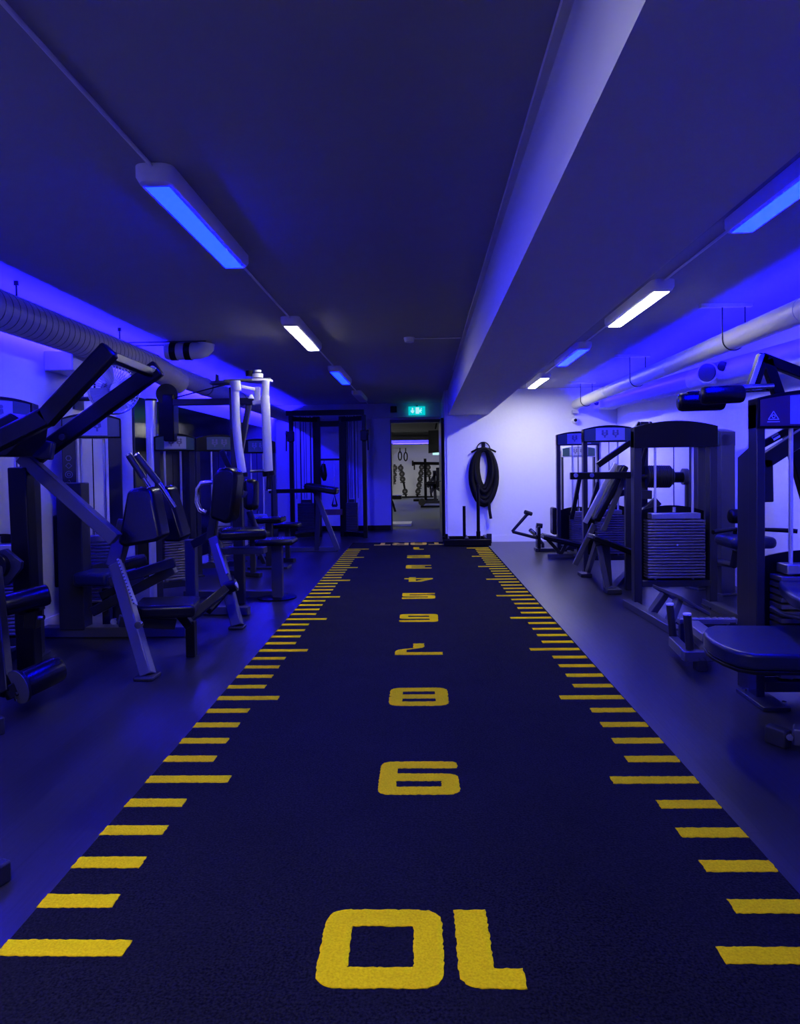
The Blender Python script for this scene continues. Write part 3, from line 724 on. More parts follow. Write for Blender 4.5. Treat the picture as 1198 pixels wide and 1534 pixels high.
bars(I1, 'floor_bar', 'steel2', [((1.62, 9.6, .03), (2.4, 9.6, .03)), ((1.98, 9.5, .03), (1.98, 10.0, .03))], .05)
MB().tube([Q(845, 822), Q(853, 815)], .02, 10).build('lock_lever', 'chrome', I1)
# --- white placard tower furthest back
I0 = thing('cable_tower', 'furthest tower on the right with a white and green placard, against the white wall', 'gym machine', (2.4, 11.2, 0))
tower(I0, (2.37, 11.2, 0), 0, .52, 1.545, .18, 10, pw=.22, pz0=.16, pitch=.028, uw=.03, head='paleplastic')
# --- low handle frame in front of the white wall
J = thing('abdominal_machine', 'low open machine with a bent handle bar and upright black pad before the white wall', 'gym machine', (1.5, 10.4, 0))
Q = lambda u, v, y=10.4: atY(u, v, y)
MB().tube([Q(793, 769), Q(789, 771), Q(768, 795), Q(769, 797), Q(797, 804), Q(806, 806)], .024, 12).build('handle_bar', 'steel', J)
MB().tube([Q(786, 767, 10.38), Q(796, 770, 10.42)], .03, 12).build('hand_grip', 'rubber', J)
pad(J, 'upright_pad', Q(806, 807), (.05, .20, .38), r=.02)
MB().tube([Q(803, 787), Q(812, 788)], .036, 14).build('top_roller', 'vinyl', J)
MB().tube([Q(794, 794, 10.3), Q(801, 800, 10.35)], .03, 10).build('weight_peg', 'chrome', J)
MB().tube([Q(802, 802), Q(813, 815), Q(813, 822)], .025, 10).build('pad_stem', 'steel', J)
MB().box(Q(806, 826).x - .05, Q(806, 826).x + .5, 10.3, 10.5, 0, .05).build('base', 'steel', J, bevel=.008)
# --- foot of a bench cut off at the right edge
N = thing('weight_bench', 'bench foot cut off by the right edge, on the floor before the blue seat', 'bench', (1.75, 3.05, 0))
MB().bar((1.58, 3.13, .058), (2.3, 2.75, .058), .075, .075).build('base_rail', 'steel2', N, bevel=.008)
MB().bar((1.53, 3.157, .0), (1.53, 3.157, .08), .10, .05, side=(.47, -.88, 0)).build('rubber_foot', 'rubber', N, bevel=.008)
MB().tube([(1.552, 3.10, .06), (1.545, 3.086, .06)], .014, 10).build('end_bolt', 'chrome', N)
MB().bar((2.2, 2.80, .05), (2.2, 2.80, .42), .07).build('post', 'steel2', N, bevel=.006)
MB().bar((2.22, 2.80, 0), (2.28, 2.76, .03), .2, .03).build('rear_foot', 'rubber', N)
pad(N, 'bench_pad', (2.35, 2.72, .45), (.28, .9, .07), rotm=RZ(-60))

# ------------------------------------------------------------------ sled and rope
S = thing('push_sled', 'black push sled with upright posts at the turf end under the rope', 'push sled', (.66, 11.35, 0))
for y in (11.05, 11.62): MB().bar((.27, y, .063), (1.0, y, .063), .05, .10, side=(0, 1, 0)).build('skid', 'black', S, bevel=.008)
for x in (.33, .63, .95): MB().bar((x, 11.05, .11), (x, 11.62, .11), .06, .04, side=(1, 0, 0)).build('cross_bar', 'black', S, bevel=.006)
for x, y, z, r in ((.60, 11.25, .62, .024), (.82, 11.25, .95, .026), (.315, 11.08, .20, .02)):
    MB().tube([(x, y, .1), (x, y, z)], r, 14).build('post', 'black', S)
MB().tube([(.82, 11.25, .10), (.82, 11.25, .22)], .034, 14).build('post_sleeve', 'black', S)
MB().bar((.97, 11.05, .05), (.97, 11.05, .20), .03, .08).build('end_plate', 'steel', S, bevel=.005)
R_C = atY(724, 668, YW - .05)
hk = thing('rope_hook', 'black wall hook with a half ring holding the coiled rope on the white wall', 'hook', (R_C.x, YW, R_C.z))
MB().box(R_C.x - .03, R_C.x + .03, YW - .02, YW, R_C.z - .07, R_C.z + .05).build('back_plate', 'black', hk, bevel=.004)
MB().tube([(R_C.x + .105 * math.cos(a), YW - .03, R_C.z - .05 + .11 * math.sin(a)) for a in [PI * k / 16 for k in range(17)]], .009, 8).build('half_ring', 'black', hk)
MB().tube([(R_C.x - .20, YW - .05, R_C.z - .10), (R_C.x - .1, YW - .07, R_C.z - .05), (R_C.x, YW - .07, R_C.z - .04), (R_C.x + .1, YW - .07, R_C.z - .05), (R_C.x + .20, YW - .05, R_C.z - .10)], .016, 8).build('cradle', 'black', hk)
MB().bar((R_C.x, YW, R_C.z), (R_C.x, YW - .07, R_C.z - .03), .02).build('peg', 'black', hk)
rp = MB()
cx, top = R_C.x + .0, R_C.z - .045
for i in range(9):
    w0, h0 = .085 + .015 * i + random.uniform(-.008, .008), .62 + .034 * i + random.uniform(-.03, .03)
    yy = YW - .045 - .028 * (i % 4)
    pts = []
    for k in range(28):
        a = 2 * PI * k / 28
        z = math.sin(a); x = math.cos(a)
        wid = w0 * (1.06 + .05 * z)
        pts.append((cx + x * wid * (1 if z > -.2 else (1 - .12 * (abs(z) - .2))), yy, top - h0 / 2 + z * h0 / 2 - .01 * (i % 3)))
    rp.tube(pts, .029, 10, closed=True)
rr = [(cx + .055, YW - .10, top - .84), (cx + .075, YW - .11, top - .90), (cx + .085, YW - .10, top - 1.02), (cx + .105, YW - .09, top - 1.14)]
rp.tube(rr, .024, 10)
solo(rp, 'battle_rope', 'rope', 'thick black rope coiled in long loops hanging on the white wall by the doorway', 'rope')

# ------------------------------------------------------------------ LEFT BAY
# --- tower at the very left edge, with guide rods and a roller machine in front
A = thing('leg_extension_machine', 'machine cut off by the left edge with a shiny black roller hanging near the floor', 'gym machine', (-2.4, 4.2, 0))
tower(A, (-2.83, 4.62, 0), math.radians(14), .50, 1.74, .20, 22, pw=.36, pz0=.17, pitch=.025, uw=.09, udepth=.14)
Q = lambda u, v, y=4.0: atY(u, v, y)
rollpad(A, 'thigh_roller', Q(-55, 922, 3.75), Q(74, 890, 4.0), .062)
bars(A, 'roller_post', 'black', [(Q(52, 898, 4.0), Q(48, 940, 4.0)), (Q(62, 905, 4.0), Q(30, 912, 4.0))], .07, .07)
MB().tube([Q(58, 925, 3.95), Q(66, 925, 3.95)], .015, 8).build('knob', 'chrome', A)
MB().prism([Q(-30, 834, 4.1), Q(8, 822, 4.1), Q(32, 842, 4.1), Q(31, 852, 4.1), Q(12, 876, 4.1), Q(-30, 890, 4.1)], (0, .03, 0)).build('cam_plate', 'steel', A, bevel=.004)
MB().disc(Q(-6, 848, 4.08), (0, 1, 0), .075, .05, 24).build('pivot_hub', 'black', A)
bars(A, 'swing_arm', 'black', [(Q(-10, 850, 3.9), Q(8, 1040, 3.5)), (Q(8, 1040, 3.5), Q(28, 1030, 3.55))], .06, .07)
a, b = Q(30, 1028, 3.52), Q(90, 1000, 3.72)
rollpad(A, 'ankle_roller', a, b, .072)
dd = (b - a).normalized()
MB().tube([a - dd * .012, a + dd * .004], .088, 28).build('end_disc', 'black', A)
MB().tube([a - dd * .014 + Vector((0, 0, 0)), a - dd * .010], [.0885, .0885], 28).build('disc_rim', 'steel2', A)
for k, z in enumerate((-.045, -.062, -.03)): MB().tube([a - dd * .02 + Vector((.004 * k - .012, 0, z)), a - dd * .012 + Vector((.004 * k - .012, 0, z))], .007, 8).build('disc_bolt', 'chrome', A)
bars(A, 'base_rail', 'steel', [((-2.9, 4.3, .04), (-2.05, 3.25, .04)), ((-2.75, 4.6, .04), (-2.75, 3.4, .04))], .07, .07)
MB().bar((-2.06, 3.27, .0), (-2.06, 3.27, .085), .09, .07, side=(.6, .8, 0)).build('rubber_foot', 'rubber', A, bevel=.008)
bars(A, 'seat_post', 'steel', [((-2.72, 3.6, .04), (-2.72, 3.6, .48))], .07)
pad(A, 'seat', (-2.68, 3.6, .51), (.42, .40, .08))

# --- press machine with the two black levers
B = thing('chest_press_machine', 'machine with two raised black lever arms joined at the top, front of the left bay', 'gym machine', (-2.1, 4.6, 0))
Y1, Y2 = 3.62, 4.34
e1 = [Q(166, 523, Y1), Q(66, 630, Y1), Q(44, 646, Y1), Q(-26, 672, Y1)]
lv = MB()
for p, q in ((e1[0], e1[1]), (e1[1] + (e1[0] - e1[1]).normalized() * .03, e1[3])): lv.bar(p, q, .06, .102)
lv.build('lever_arm', 'black', B, bevel=.012)
MB().bar(Q(238, 551, Y2), Q(46, 690, Y2), .06, .105).build('lever_arm', 'black', B, bevel=.012)
MB().bar(Q(156, 530, Y1), Q(226, 558, Y2), .05, .05, side=(0, 0, 1)).build('top_crossbar', 'black', B, bevel=.006)
MB().disc(Q(229, 553, Y2 - .036), (0, 1, 0), .02, .02, 16).build('arm_bolt', 'chrome', B)
for u, v in ((93, 655), (74, 669)): MB().disc(Q(u, v, Y2 - .034), (0, 1, 0), .02, .014, 14).build('arm_bolt', 'steel', B)
MB().prism([Q(-40, 655, 3.9), Q(-2, 627, 3.9), Q(14, 618, 3.9), Q(38, 632, 3.9), Q(34, 660, 3.9), Q(10, 684, 3.9), Q(-40, 684, 3.9)], (0, .25, 0)).build('pivot_housing', 'black', B, bevel=.01)
MB().disc(Q(12, 645, 3.89), (0, 1, 0), .014, .02, 12).build('pivot_bolt', 'chrome', B)
pc = Q(30, 692, 4.3)
MB().bar(Q(10, 664, 4.25), Q(80, 676, 4.25), .05, .11).build('pivot_link', 'steel', B, bevel=.01)
pz = Q(31, 700, 4.3)
MB().bar((pz.x, 4.34, 0), pz, .10, .115).build('main_post', 'black', B, bevel=.008)
MB().bar(Q(34, 684, 4.30), Q(174, 808, 4.30), .075, .08).build('diagonal_brace', 'steel2', B, bevel=.006)
cc = atZ(119, 951, 0)
MB().box(cc.x - .095, cc.x + .095, 5.20, 5.34, .06, 1.16).build('column', 'steel', B, bevel=.008)
MB().box(cc.x - .125, cc.x - .095, 5.2, 5.3, .38, .92).build('column_cover', 'black', B, bevel=.012)
MB().bar((-2.90, 5.27, .04), (-1.80, 5.27, .04), .12, .075).build('base_beam', 'steel2', B, bevel=.006)
lg = atZ(222, 1012, .015)
MB().bar(Q(174, 846, 4.50), lg, .075, .075).build('front_leg', 'steel2', B, bevel=.008)
MB().box(lg.x - .065, lg.x + .055, lg.y - .07, lg.y + .07, 0, .022).build('leg_foot', 'rubber', B, bevel=.006)
MB().bar(Q(171, 850, 4.52), Q(190, 780, 4.6), .09, .09).build('seat_upright', 'steel', B, bevel=.008)
# back pad: wedge shaped
bk = [Q(189, 737, 4.45), Q(198, 732, 4.45), Q(222, 731, 4.45), Q(228, 738, 4.45), Q(241, 806, 4.4), Q(232, 812, 4.4), Q(186, 820, 4.4), Q(175, 815, 4.4)]
MB().prism(bk, (.02, .13, .01)).build('back_pad', 'vinyl', B, bevel=.022, seg=4)
for (a, b, c) in (((193, 682), (215, 716), (227, 735)), ((205, 682), (238, 724), (262, 760))):
    t0, t1, t2 = Q(*a, 4.6), Q(*b, 4.62), Q(*c, 4.64)
    h = MB().tube([t0, t1], .022, 12).build('handle', 'rubber', B)
    MB().tube([t1, t2], .014, 10).build('handle_rod', 'chrome', h)
    MB().disc(t0 + (t0 - t1).normalized() * .004, t0 - t1, .021, .01, 12).build('handle_cap', 'chrome', h)
MB().prism([Q(233, 735, 4.9), Q(243, 728, 4.9), Q(252, 732, 4.9), Q(274, 806, 4.85), Q(266, 812, 4.85), Q(244, 812, 4.85)], (.02, .14, .01)).build('arm_pad', 'vinyl', B, bevel=.02, seg=4)
bars(B, 'seat_beam', 'steel', [(Q(164, 872, 4.9), Q(262, 842, 5.0)), (Q(140, 916, 5.1), Q(262, 852, 5.0)), (Q(178, 930, 4.5), Q(262, 934, 4.7))], .06, .07)
tp_ = MB().bar(Q(204, 911, 4.62), Q(296, 908, 4.7), .36, .085); tp_.build('seat', 'vinyl', B, bevel=.025, seg=4)
bars(B, 'seat_stem', 'black', [(Q(270, 918, 4.68), Q(286, 938, 4.68)), (Q(280, 930, 4.7), Q(336, 884, 5.2))], .07, .06)
MB().bar((Q(286, 936, 4.68).x, 4.68, .0), Q(286, 930, 4.68), .06, .06).build('seat_foot', 'black', B, bevel=.006)
ps = MB(); p0, p1 = Q(178, 838, 4.44), Q(203, 906, 4.30)
ps.bar(p0, p1, .035, .012); ps.build('adjust_rail', 'topplate', B, bevel=.002)
ho = MB()
for i in range(14): ho.disc(p0.lerp(p1, (i + .5) / 14) + Vector((0, -.018, .002)), (0, 1, 0), .006, .004, 8)
w = ho.build('adjust_holes', 'ink', B); w['kind'] = 'stuff'
MB().disc(Q(171, 931, 4.28), (0, 1, 0), .02, .02, 14).build('frame_bolt', 'chrome', B)
MB().disc(Q(208, 936, 4.22), (0, 1, 0), .022, .03, 14).build('adjust_knob', 'chrome', B)
rollpad(B, 'chrome_roller', Q(182, 846, 4.7), Q(218, 838, 4.8), .042, m='rubber')
MB().tube([Q(182, 842, 4.66), Q(216, 834, 4.76)], .012, 8).build('roller_trim', 'chrome', B)

# --- tower with placard and logo column behind the levers
G1 = thing('low_row_machine', 'tower machine with pale placard on the left wall behind the black levers', 'gym machine', (-2.6, 5.7, 0))
tower(G1, (-2.70, 5.72, 0), math.radians(22), .44, 1.71, .20, 18, pw=.26, pz0=.20, pitch=.0262, uw=.10, udepth=.18, shroud=False)
lg_ = MB(Matrix.Translation((-2.70, 5.72, 0)) @ Matrix.Rotation(math.radians(22), 4, 'Z'))
def ring2(cx, cz, s, sides, rot_=0): 
    lg_.tube([(cx + s * math.cos(rot_ + 2 * PI * k / sides), -.095, cz + s * math.sin(rot_ + 2 * PI * k / sides)) for k in range(sides)], .003, 6, closed=True)
ring2(-.172, 1.14, .038, 3, PI / 2); ring2(-.172, 1.135, .016, 12); ring2(-.172, 1.22, .026, 12); ring2(-.172, 1.22, .012, 10); ring2(-.172, 1.29, .022, 4); ring2(-.172, 1.35, .02, 6)
lg_.build('column_logo', 'inkgrey', G1)
pad(G1, 'seat', atY(143, 862, 5.2) + Vector((.0, .05, -.02)), (.26, .30, .10), m='navy', r=.03)
bars(G1, 'seat_frame', 'steel', [(atY(118, 857, 5.42), atY(165, 846, 5.5)), (atY(150, 893, 5.45), atY(215, 866, 5.6)), (atY(160, 880, 5.5), (atY(160, 880, 5.5).x, 5.5, 0))], .06, .06)
MB().tube([atY(160, 930, 5.9), atY(166, 930, 5.9)], .02, 10).build('floor_bolt', 'chrome', G1)

# --- pec machine with silver arms
D = thing('pec_fly_machine', 'machine with two hanging silver arms and a pulley tower, middle of the left bay', 'gym machine', (-1.9, 6.6, 0))
YD = 6.6
Q = lambda u, v, y=YD: atY(u, v, y)
pp = atY(226, 600, 6.75)
MB().tube([(pp.x, 6.75, 0), pp], .052, 20).build('silver_post', 'silver', D)
MB().disc(pp + Vector((0, 0, .005)), (0, 0, 1), .055, .02, 20).build('post_cap', 'black', D)
tower(D, (atY(256, 650, 6.85).x, 6.88, 0), math.radians(40), .40, 1.60, .17, 20, pw=.24, pz0=.18, pitch=.026, uw=.06, udepth=.12, shroud=False)
MB().disc(Q(250, 591, 6.8), (.3, -1, 0), .10, .08, 28).build('pulley_cover', 'black', D)
MB().box(Q(239, 600, 6.8).x, Q(262, 600, 6.8).x, 6.75, 6.9, 1.52, Q(250, 591, 6.8).z).build('pulley_box', 'black', D, bevel=.01)
MB().bar(Q(262, 603, 6.75), Q(396, 601, 6.45), .07, .06).build('overhead_beam', 'steel', D, bevel=.006)
MB().tube([Q(262, 596, 6.75), Q(330, 578, 6.55), Q(372, 570, 6.5)], .006, 6).build('drive_cable', 'black', D)
mp = Q(352, 580, 6.5)
MB().bar((mp.x + .005, 6.52, 0), (mp.x - .01, 6.52, mp.z), .075, .09).build('main_post', 'steel', D, bevel=.008)
bars(D, 'rear_brace', 'steel2', [(Q(356, 700, 6.62), Q(373, 606, 6.62))], .05, .05)
# cam plates
for u, v, yy, r, nm in ((334, 574, 6.35, .115, 'cam_disc'), (388, 571, 6.55, .125, 'cam_disc')):
    MB().disc(Q(u, v, yy), (0, 0, 1), r, .018, 32).build(nm, 'steel' if u < 350 else 'silverpaint', D)
MB().bar(Q(334, 571, 6.35), Q(404, 569, 6.55), .08, .022, side=(0, 1, 0)).build('cam_bridge', 'steel2', D, bevel=.004)
MB().disc(Q(386, 568, 6.52) + Vector((0, 0, .03)), (0, 0, 1), .05, .035, 20).build('pivot_cap', 'silverpaint', D)
MB().disc(Q(386, 565, 6.52) + Vector((0, 0, .055)), (0, 0, 1), .032, .02, 20).build('pivot_bolt', 'silverpaint', D)
MB().disc(Q(374, 563, 6.52) + Vector((0, 0, .02)), (0, 0, 1), .035, .05, 16).build('cable_pulley', 'black', D)
MB().prism([Q(322, 573, 6.4), Q(328, 573, 6.4), Q(327, 562, 6.4), Q(323, 560, 6.4)], (0, .02, 0)).build('stop_tab', 'steel', D)
# arms
a1 = MB().tube([Q(352, 584, 6.2), Q(354, 640, 6.15), Q(357, 670, 6.12), Q(361, 696, 6.1), Q(363, 708, 6.1)], .036, 16).build('silver_arm', 'silverpaint', D)
MB().tube([Q(352, 571, 6.2), Q(354, 586, 6.2)], .045, 18).build('arm_socket', 'silverpaint', a1)
MB().tube([Q(362, 708, 6.1), Q(362, 714, 6.1)], .052, 18).build('arm_collar', 'black', a1)
MB().tube([Q(362, 714, 6.1), Q(360, 742, 6.1)], .024, 12).build('arm_grip', 'rubber', a1)
a2 = MB().tube([Q(397, 594, 6.3), Q(399, 640, 6.27), Q(402, 706, 6.25)], .040, 16).build('silver_arm', 'silverpaint', D)
MB().tube([Q(398, 570, 6.3), Q(397, 600, 6.3)], .034, 18).build('arm_socket', 'silverpaint', a2)
MB().tube([Q(402, 706, 6.25), Q(403, 713, 6.25)], .056, 18).build('arm_collar', 'black', a2)
MB().tube([Q(403, 713, 6.25), Q(402, 733, 6.25)], .022, 12).build('arm_grip', 'rubber', a2)
MB().tube([Q(402, 733, 6.25), Q(402, 735, 6.25)], .03, 12).build('grip_cap', 'chrome', a2)
MB().tube([Q(375, 706, 6.25), Q(397, 705, 6.25)], .014, 10).build('side_handle', 'chrome', a2)
MB().bar(Q(360, 579, 6.25), Q(384, 584, 6.35), .035, .03).build('link_rod', 'silverpaint', D, bevel=.006)
MB().tube([Q(385, 580, 6.35), Q(385, 600, 6.35)], .03, 14).build('link_post', 'silverpaint', D)
MB().bar(Q(379, 604, 6.32), Q(402, 601, 6.3), .05, .04).build('link_foot', 'silverpaint', D, bevel=.008)
MB().tube([Q(376, 597, 6.3), Q(376, 591, 6.3)], [.028, .012], 12).build('release_knob', 'paleplastic', D)
MB().bar(Q(377, 718, 6.55), Q(376, 764, 6.5), .13, .13).build('back_pad', 'vinyl', D, bevel=.045, seg=5)
MB().bar(Q(350, 739, 6.5), Q(372, 741, 6.5), .08, .06).build('pad_mount', 'steel2', D, bevel=.006)
MB().tube([Q(373, 766, 6.5), Q(380, 785, 6.5), Q(392, 806, 6.6)], .03, 10).build('pad_stem', 'steel', D)
st_ = MB().bar(Q(386, 812, 6.7), Q(442, 810, 6.7), .32, .06); st_.build('seat', 'vinyl', D, bevel=.025, seg=4)
MB().bar((Q(415, 815, 6.72).x, 6.72, .02), Q(415, 815, 6.72), .085, .10).build('seat_post', 'steel2', D, bevel=.006)
sb = atZ(418, 893, .0)
MB(Matrix.Translation((sb.x, 6.80, 0))).lathe([(.19, 0), (.19, .012), (.10, .035)], 28).build('round_base', 'black', D)
MB().bar((-2.35, 6.83, .045), (sb.x, 6.80, .045), .09, .06).build('floor_beam', 'steel2', D, bevel=.006)

# --- seated machine between the levers and the pec machine
E_ = thing('seated_dip_machine', 'machine with chrome side handle and tall black back pad, before the silver arms', 'gym machine', (-1.8, 5.7, 0))
Q = lambda u, v, y=5.7: atY(u, v, y)
fl = atZ(356, 938, .015)
MB().bar(Q(321, 806, 5.85), fl, .075, .085).build('front_leg', 'steel2', E_, bevel=.008)
MB().box(fl.x - .06, fl.x + .055, fl.y - .06, fl.y + .06, 0, .02).build('leg_foot', 'rubber', E_, bevel=.006)
MB().bar(Q(326, 815, 5.76), Q(341, 860, 5.6), .03, .02).build('adjust_rail', 'topplate', E_, bevel=.002)
MB().tube([Q(338, 881, 5.58), Q(354, 876, 5.58)], .048, 20).build('adjust_knob', 'black', E_)
MB().tube([Q(352, 877, 5.57), Q(355, 876, 5.57)], .028, 16).build('knob_cap', 'chrome', E_)
MB().prism([Q(312, 776, 5.7), Q(318, 712, 5.72), Q(326, 702, 5.72), Q(340, 699, 5.72), Q(352, 706, 5.72), Q(354, 716, 5.72), Q(347, 776, 5.7), Q(338, 786, 5.7)], (.03, .16, 0)).build('back_pad', 'vinyl', E_, bevel=.03, seg=4)
bars(E_, 'back_post', 'steel', [(Q(315, 810, 5.95), Q(330, 720, 5.95)), (Q(290, 815, 6.05), Q(318, 800, 5.98))], .07, .07)
MB().tube([Q(318, 722, 5.9), Q(302, 724, 5.9), Q(296, 733, 5.9), Q(295, 752, 5.9), Q(300, 764, 5.9), Q(309, 768, 5.9)], .02, 12).build('chrome_handle', 'chrome', E_)
sp = MB().bar(Q(327, 800, 5.75), Q(398, 798, 5.85), .34, .085); sp.build('seat', 'vinyl', E_, bevel=.03, seg=4)
MB().box(Q(326, 810).x, Q(392, 810).x, 5.75, 5.90, .55, .60).build('seat_frame', 'steel', E_, bevel=.006)
cq = Q(286, 808, 6.1)
MB().bar((cq.x, 6.1, 0), (cq.x, 6.1, cq.z), .09, .09).build('rear_column', 'steel2', E_, bevel=.008)
MB().bar((cq.x - .3, 6.1, .04), (fl.x - .03, 6.0, .04), .07, .07).build('floor_beam', 'steel2', E_, bevel=.006)
MB().bar(Q(312, 915, 5.4), Q(344, 880, 5.7), .06, .05).build('leg_link', 'black', E_, bevel=.006)
MB().bar((-2.0, 6.0, 0), (-2.0, 6.0, .05), .12, .16).build('rubber_foot', 'rubber', E_, bevel=.006)
# foot cut off at lower left
O_ = thing('weight_bench', 'bench foot cut off by the left edge, closest to the yellow ten', 'bench', (-1.6, 2.2, 0))
MB().bar((-1.33, 2.07, .042), (-2.1, 2.35, .042), .07, .055).build('base_rail', 'steel2', O_, bevel=.008)
MB().bar((-1.305, 2.06, 0), (-1.305, 2.06, .065), .09, .04, side=(.34, .94, 0)).build('rubber_foot', 'rubber', O_, bevel=.008)
for k in (0, 1): MB().tube([(-1.32 - k * .03, 2.066 + .012 * k, .062), (-1.32 - k * .03, 2.066 + .012 * k, .078)], .011, 8).build('end_bolt', 'chrome', O_)
MB().bar((-2.02, 2.32, .04), (-2.02, 2.32, .42), .07).build('post', 'steel2', O_, bevel=.006)
MB().bar((-2.10, 2.35, 0), (-2.10, 2.35, .03), .16, .1).build('rear_foot', 'rubber', O_)
pad(O_, 'bench_pad', (-2.05, 2.33, .455), (.3, .8, .07), rotm=RZ(70))

# --- two towers further along the mirror
for (x, y, lbl, wd) in ((-2.45, 8.4, 'dark tower machine before the mirror, just past the pulley tower', .55), (-2.30, 9.7, 'dark tower machine before the mirror, seen behind the right silver arm', .50)):
    M1 = thing('selector_tower', lbl, 'gym machine', (x, y, 0))
    tower(M1, (x, y, 0), math.radians(30), wd, 1.66, .20, 16, pw=.26, pz0=.16, pitch=.026, shroud=False, plac='placardgreen', ends='black')
    if x < -2.4: bars(M1, 'slanted_arm', 'black', [((x + .1, y - .22, 1.46), (x + .42, y - .3, .82))], .05, .06)
    bars(M1, 'floor_rail', 'steel', [((x, y, .03), (x + .55, y - .3, .03))], .06, .05)
    bars(M1, 'seat_post', 'steel', [((x + .45, y - .25, .03), (x + .45, y - .25, .46))], .06, .06)
    pad(M1, 'seat', (x + .45, y - .25, .49), (.34, .30, .07))
    if x < -2.4: MB().tube([(x + .42, y - .3, .86), (x + .46, y - .42, .86), (x + .46, y - .45, .70)], .014, 8).build('handle', 'chrome', M1)
# --- small seat machine by the silver arm and the sloped bench
H_ = thing('torso_machine', 'small black seat on a stem just right of the pec machine back pad', 'gym machine', (-2.0, 8.9, 0))
Q = lambda u, v, y=8.9: atY(u, v, y)
sp = MB().bar(Q(382, 779), Q(425, 778), .34, .07); sp.build('seat', 'vinyl', H_, bevel=.02, seg=3)
MB().bar((Q(403, 784).x, 8.9, .03), Q(403, 784), .09, .08).build('seat_post', 'steel', H_, bevel=.006)
bars(H_, 'front_leg', 'steel2', [(Q(384, 818, 9.0), atZ(396, 844, .02)), ((Q(352, 819, 9.05).x, 9.05, .16), (Q(388, 819, 9.05).x, 9.05, .16))], .06, .05)
MB().box(Q(403, 800).x - .25, Q(403, 800).x + .25, 8.75, 9.05, 0, .03).build('base', 'steel', H_, bevel=.006)
bars(H_, 'rail_leg', 'steel2', [((Q(354, 819, 9.05).x, 9.05, 0), (Q(354, 819, 9.05).x, 9.05, .16))], .05)
T_ = thing('roman_chair', 'sloped black bench pad on slanting legs in front of the cable frame', 'bench', (-1.8, 10.6, 0))
Q = lambda u, v, y=10.6: atY(u, v, y)
sp = MB().bar(Q(458, 728), Q(506, 736), .34, .10); sp.build('bench_pad', 'vinyl', T_, bevel=.03, seg=3)
MB().bar(Q(478, 742), Q(456, 727), .05, .05).build('pad_support', 'black', T_, bevel=.006)
MB().bar(Q(403, 736), Q(468, 735), .06, .06).build('foot_bar', 'black', T_, bevel=.006)
lgp = atZ(506, 824, .02)
MB().bar(Q(474, 742), lgp, .07, .07).build('front_leg', 'steel2', T_, bevel=.006)
MB().bar(Q(477, 738), (Q(475, 738).x - .02, 10.6, 0.02), .07, .07).build('rear_leg', 'steel', T_, bevel=.006)
MB().bar((-2.32, 10.62, .035), (lgp.x, 10.62, .035), .08, .07).build('base_beam', 'steel2', T_, bevel=.006)
MB().bar((-2.25, 10.62, .05), Q(412, 738), .06, .06).build('rear_post', 'steel', T_, bevel=.006)

# --- cable crossover against the back wall
X_ = thing('cable_crossover', 'tall black double cable frame against the rear blue wall', 'cable machine', (-1.75, 12.9, 0))
YX = 12.85
Q = lambda u, v, y=YX: atY(u, v, y)
zt = 2.18
def px_(u): return Q(u, 700).x
for u, w_, yy in ((437, .07, 12.6), (546, .07, 12.6), (475, .13, 12.95), (514, .13, 12.95)):
    x = atY(u, 700, yy).x
    MB().box(x - w_ / 2, x + w_ / 2, yy - .05, yy + .05, .0, zt).build('upright', 'black', X_, bevel=.006)
x0, x1 = px_(434), px_(548)
MB().box(x0, x1, 12.56, 12.66, zt, zt + .09).build('top_beam', 'black', X_, bevel=.006)
for u, v in ((437, 475), (546, 514)):
    MB().bar((atY(u, 700, 12.6).x, 12.6, zt - .06), (atY(v, 700, 12.95).x, 12.95, zt - .06), .08, .10, side=(0, 0, 1)).build('side_beam', 'black', X_, bevel=.006)
    MB().bar((atY(u, 700, 12.6).x, 12.6, .05), (atY(v, 700, 12.95).x, 12.95, .05), .08, .08, side=(0, 0, 1)).build('foot_beam', 'black', X_, bevel=.006)
xa, xb = px_(475), px_(514)
for z, h in ((zt - .18, .10), (1.385, .035)): MB().box(xa, xb, 12.92, 12.98, z, z + h).build('cross_bar', 'black', X_, bevel=.004)
MB().box(px_(478), px_(512), 12.8, 12.9, .40, .50).build('lower_bar', 'placardred', X_, bevel=.006)
for u0, u1 in ((446, 471), (518, 535)):
    xa_, xb_ = px_(u0), px_(u1); zz = .10
    base = MB().box(xa_, xb_, 12.74, 12.90, .10, .10 + .024).build('weight_plate', 'steel', X_, bevel=.003)
    for i in range(1, 18):
        c = base.copy(); C.objects.link(c); c.parent = X_; c.location = (0, 0, i * .029)
    MB().box(xa_ + .06, xb_ - .06, 12.76, 12.88, .625, .68).build('top_plate', 'steel', X_, bevel=.004)
    for f in (.2, .8): MB().tube([(xa_ + (xb_ - xa_) * f, 12.82, .6), (xa_ + (xb_ - xa_) * f, 12.82, zt)], .012, 8).build('guide_rod', 'steel2', X_)
    for f in (-.05, .42, .55, 1.08): MB().tube([(xa_ + (xb_ - xa_) * f, 12.78, .70), (xa_ + (xb_ - xa_) * f, 12.78, zt)], .005, 6).build('cable', 'black', X_)
for u, s in ((437, -1), (546, 1)):
    x = atY(u, 700, 12.55).x
    MB().box(x - .06, x + .06, 12.46, 12.55, 1.72, 1.90).build('pulley_carriage', 'black', X_, bevel=.012)
    MB().disc((x + s * .07, 12.5, 1.86), (1, 0, 0), .05, .03, 18).build('pulley', 'rubber', X_)
    MB().tube([(x + s * .07, 12.46, 1.84), (x + s * .075, 12.46, 1.55)], .012, 8).build('pulley_strap', 'black', X_)
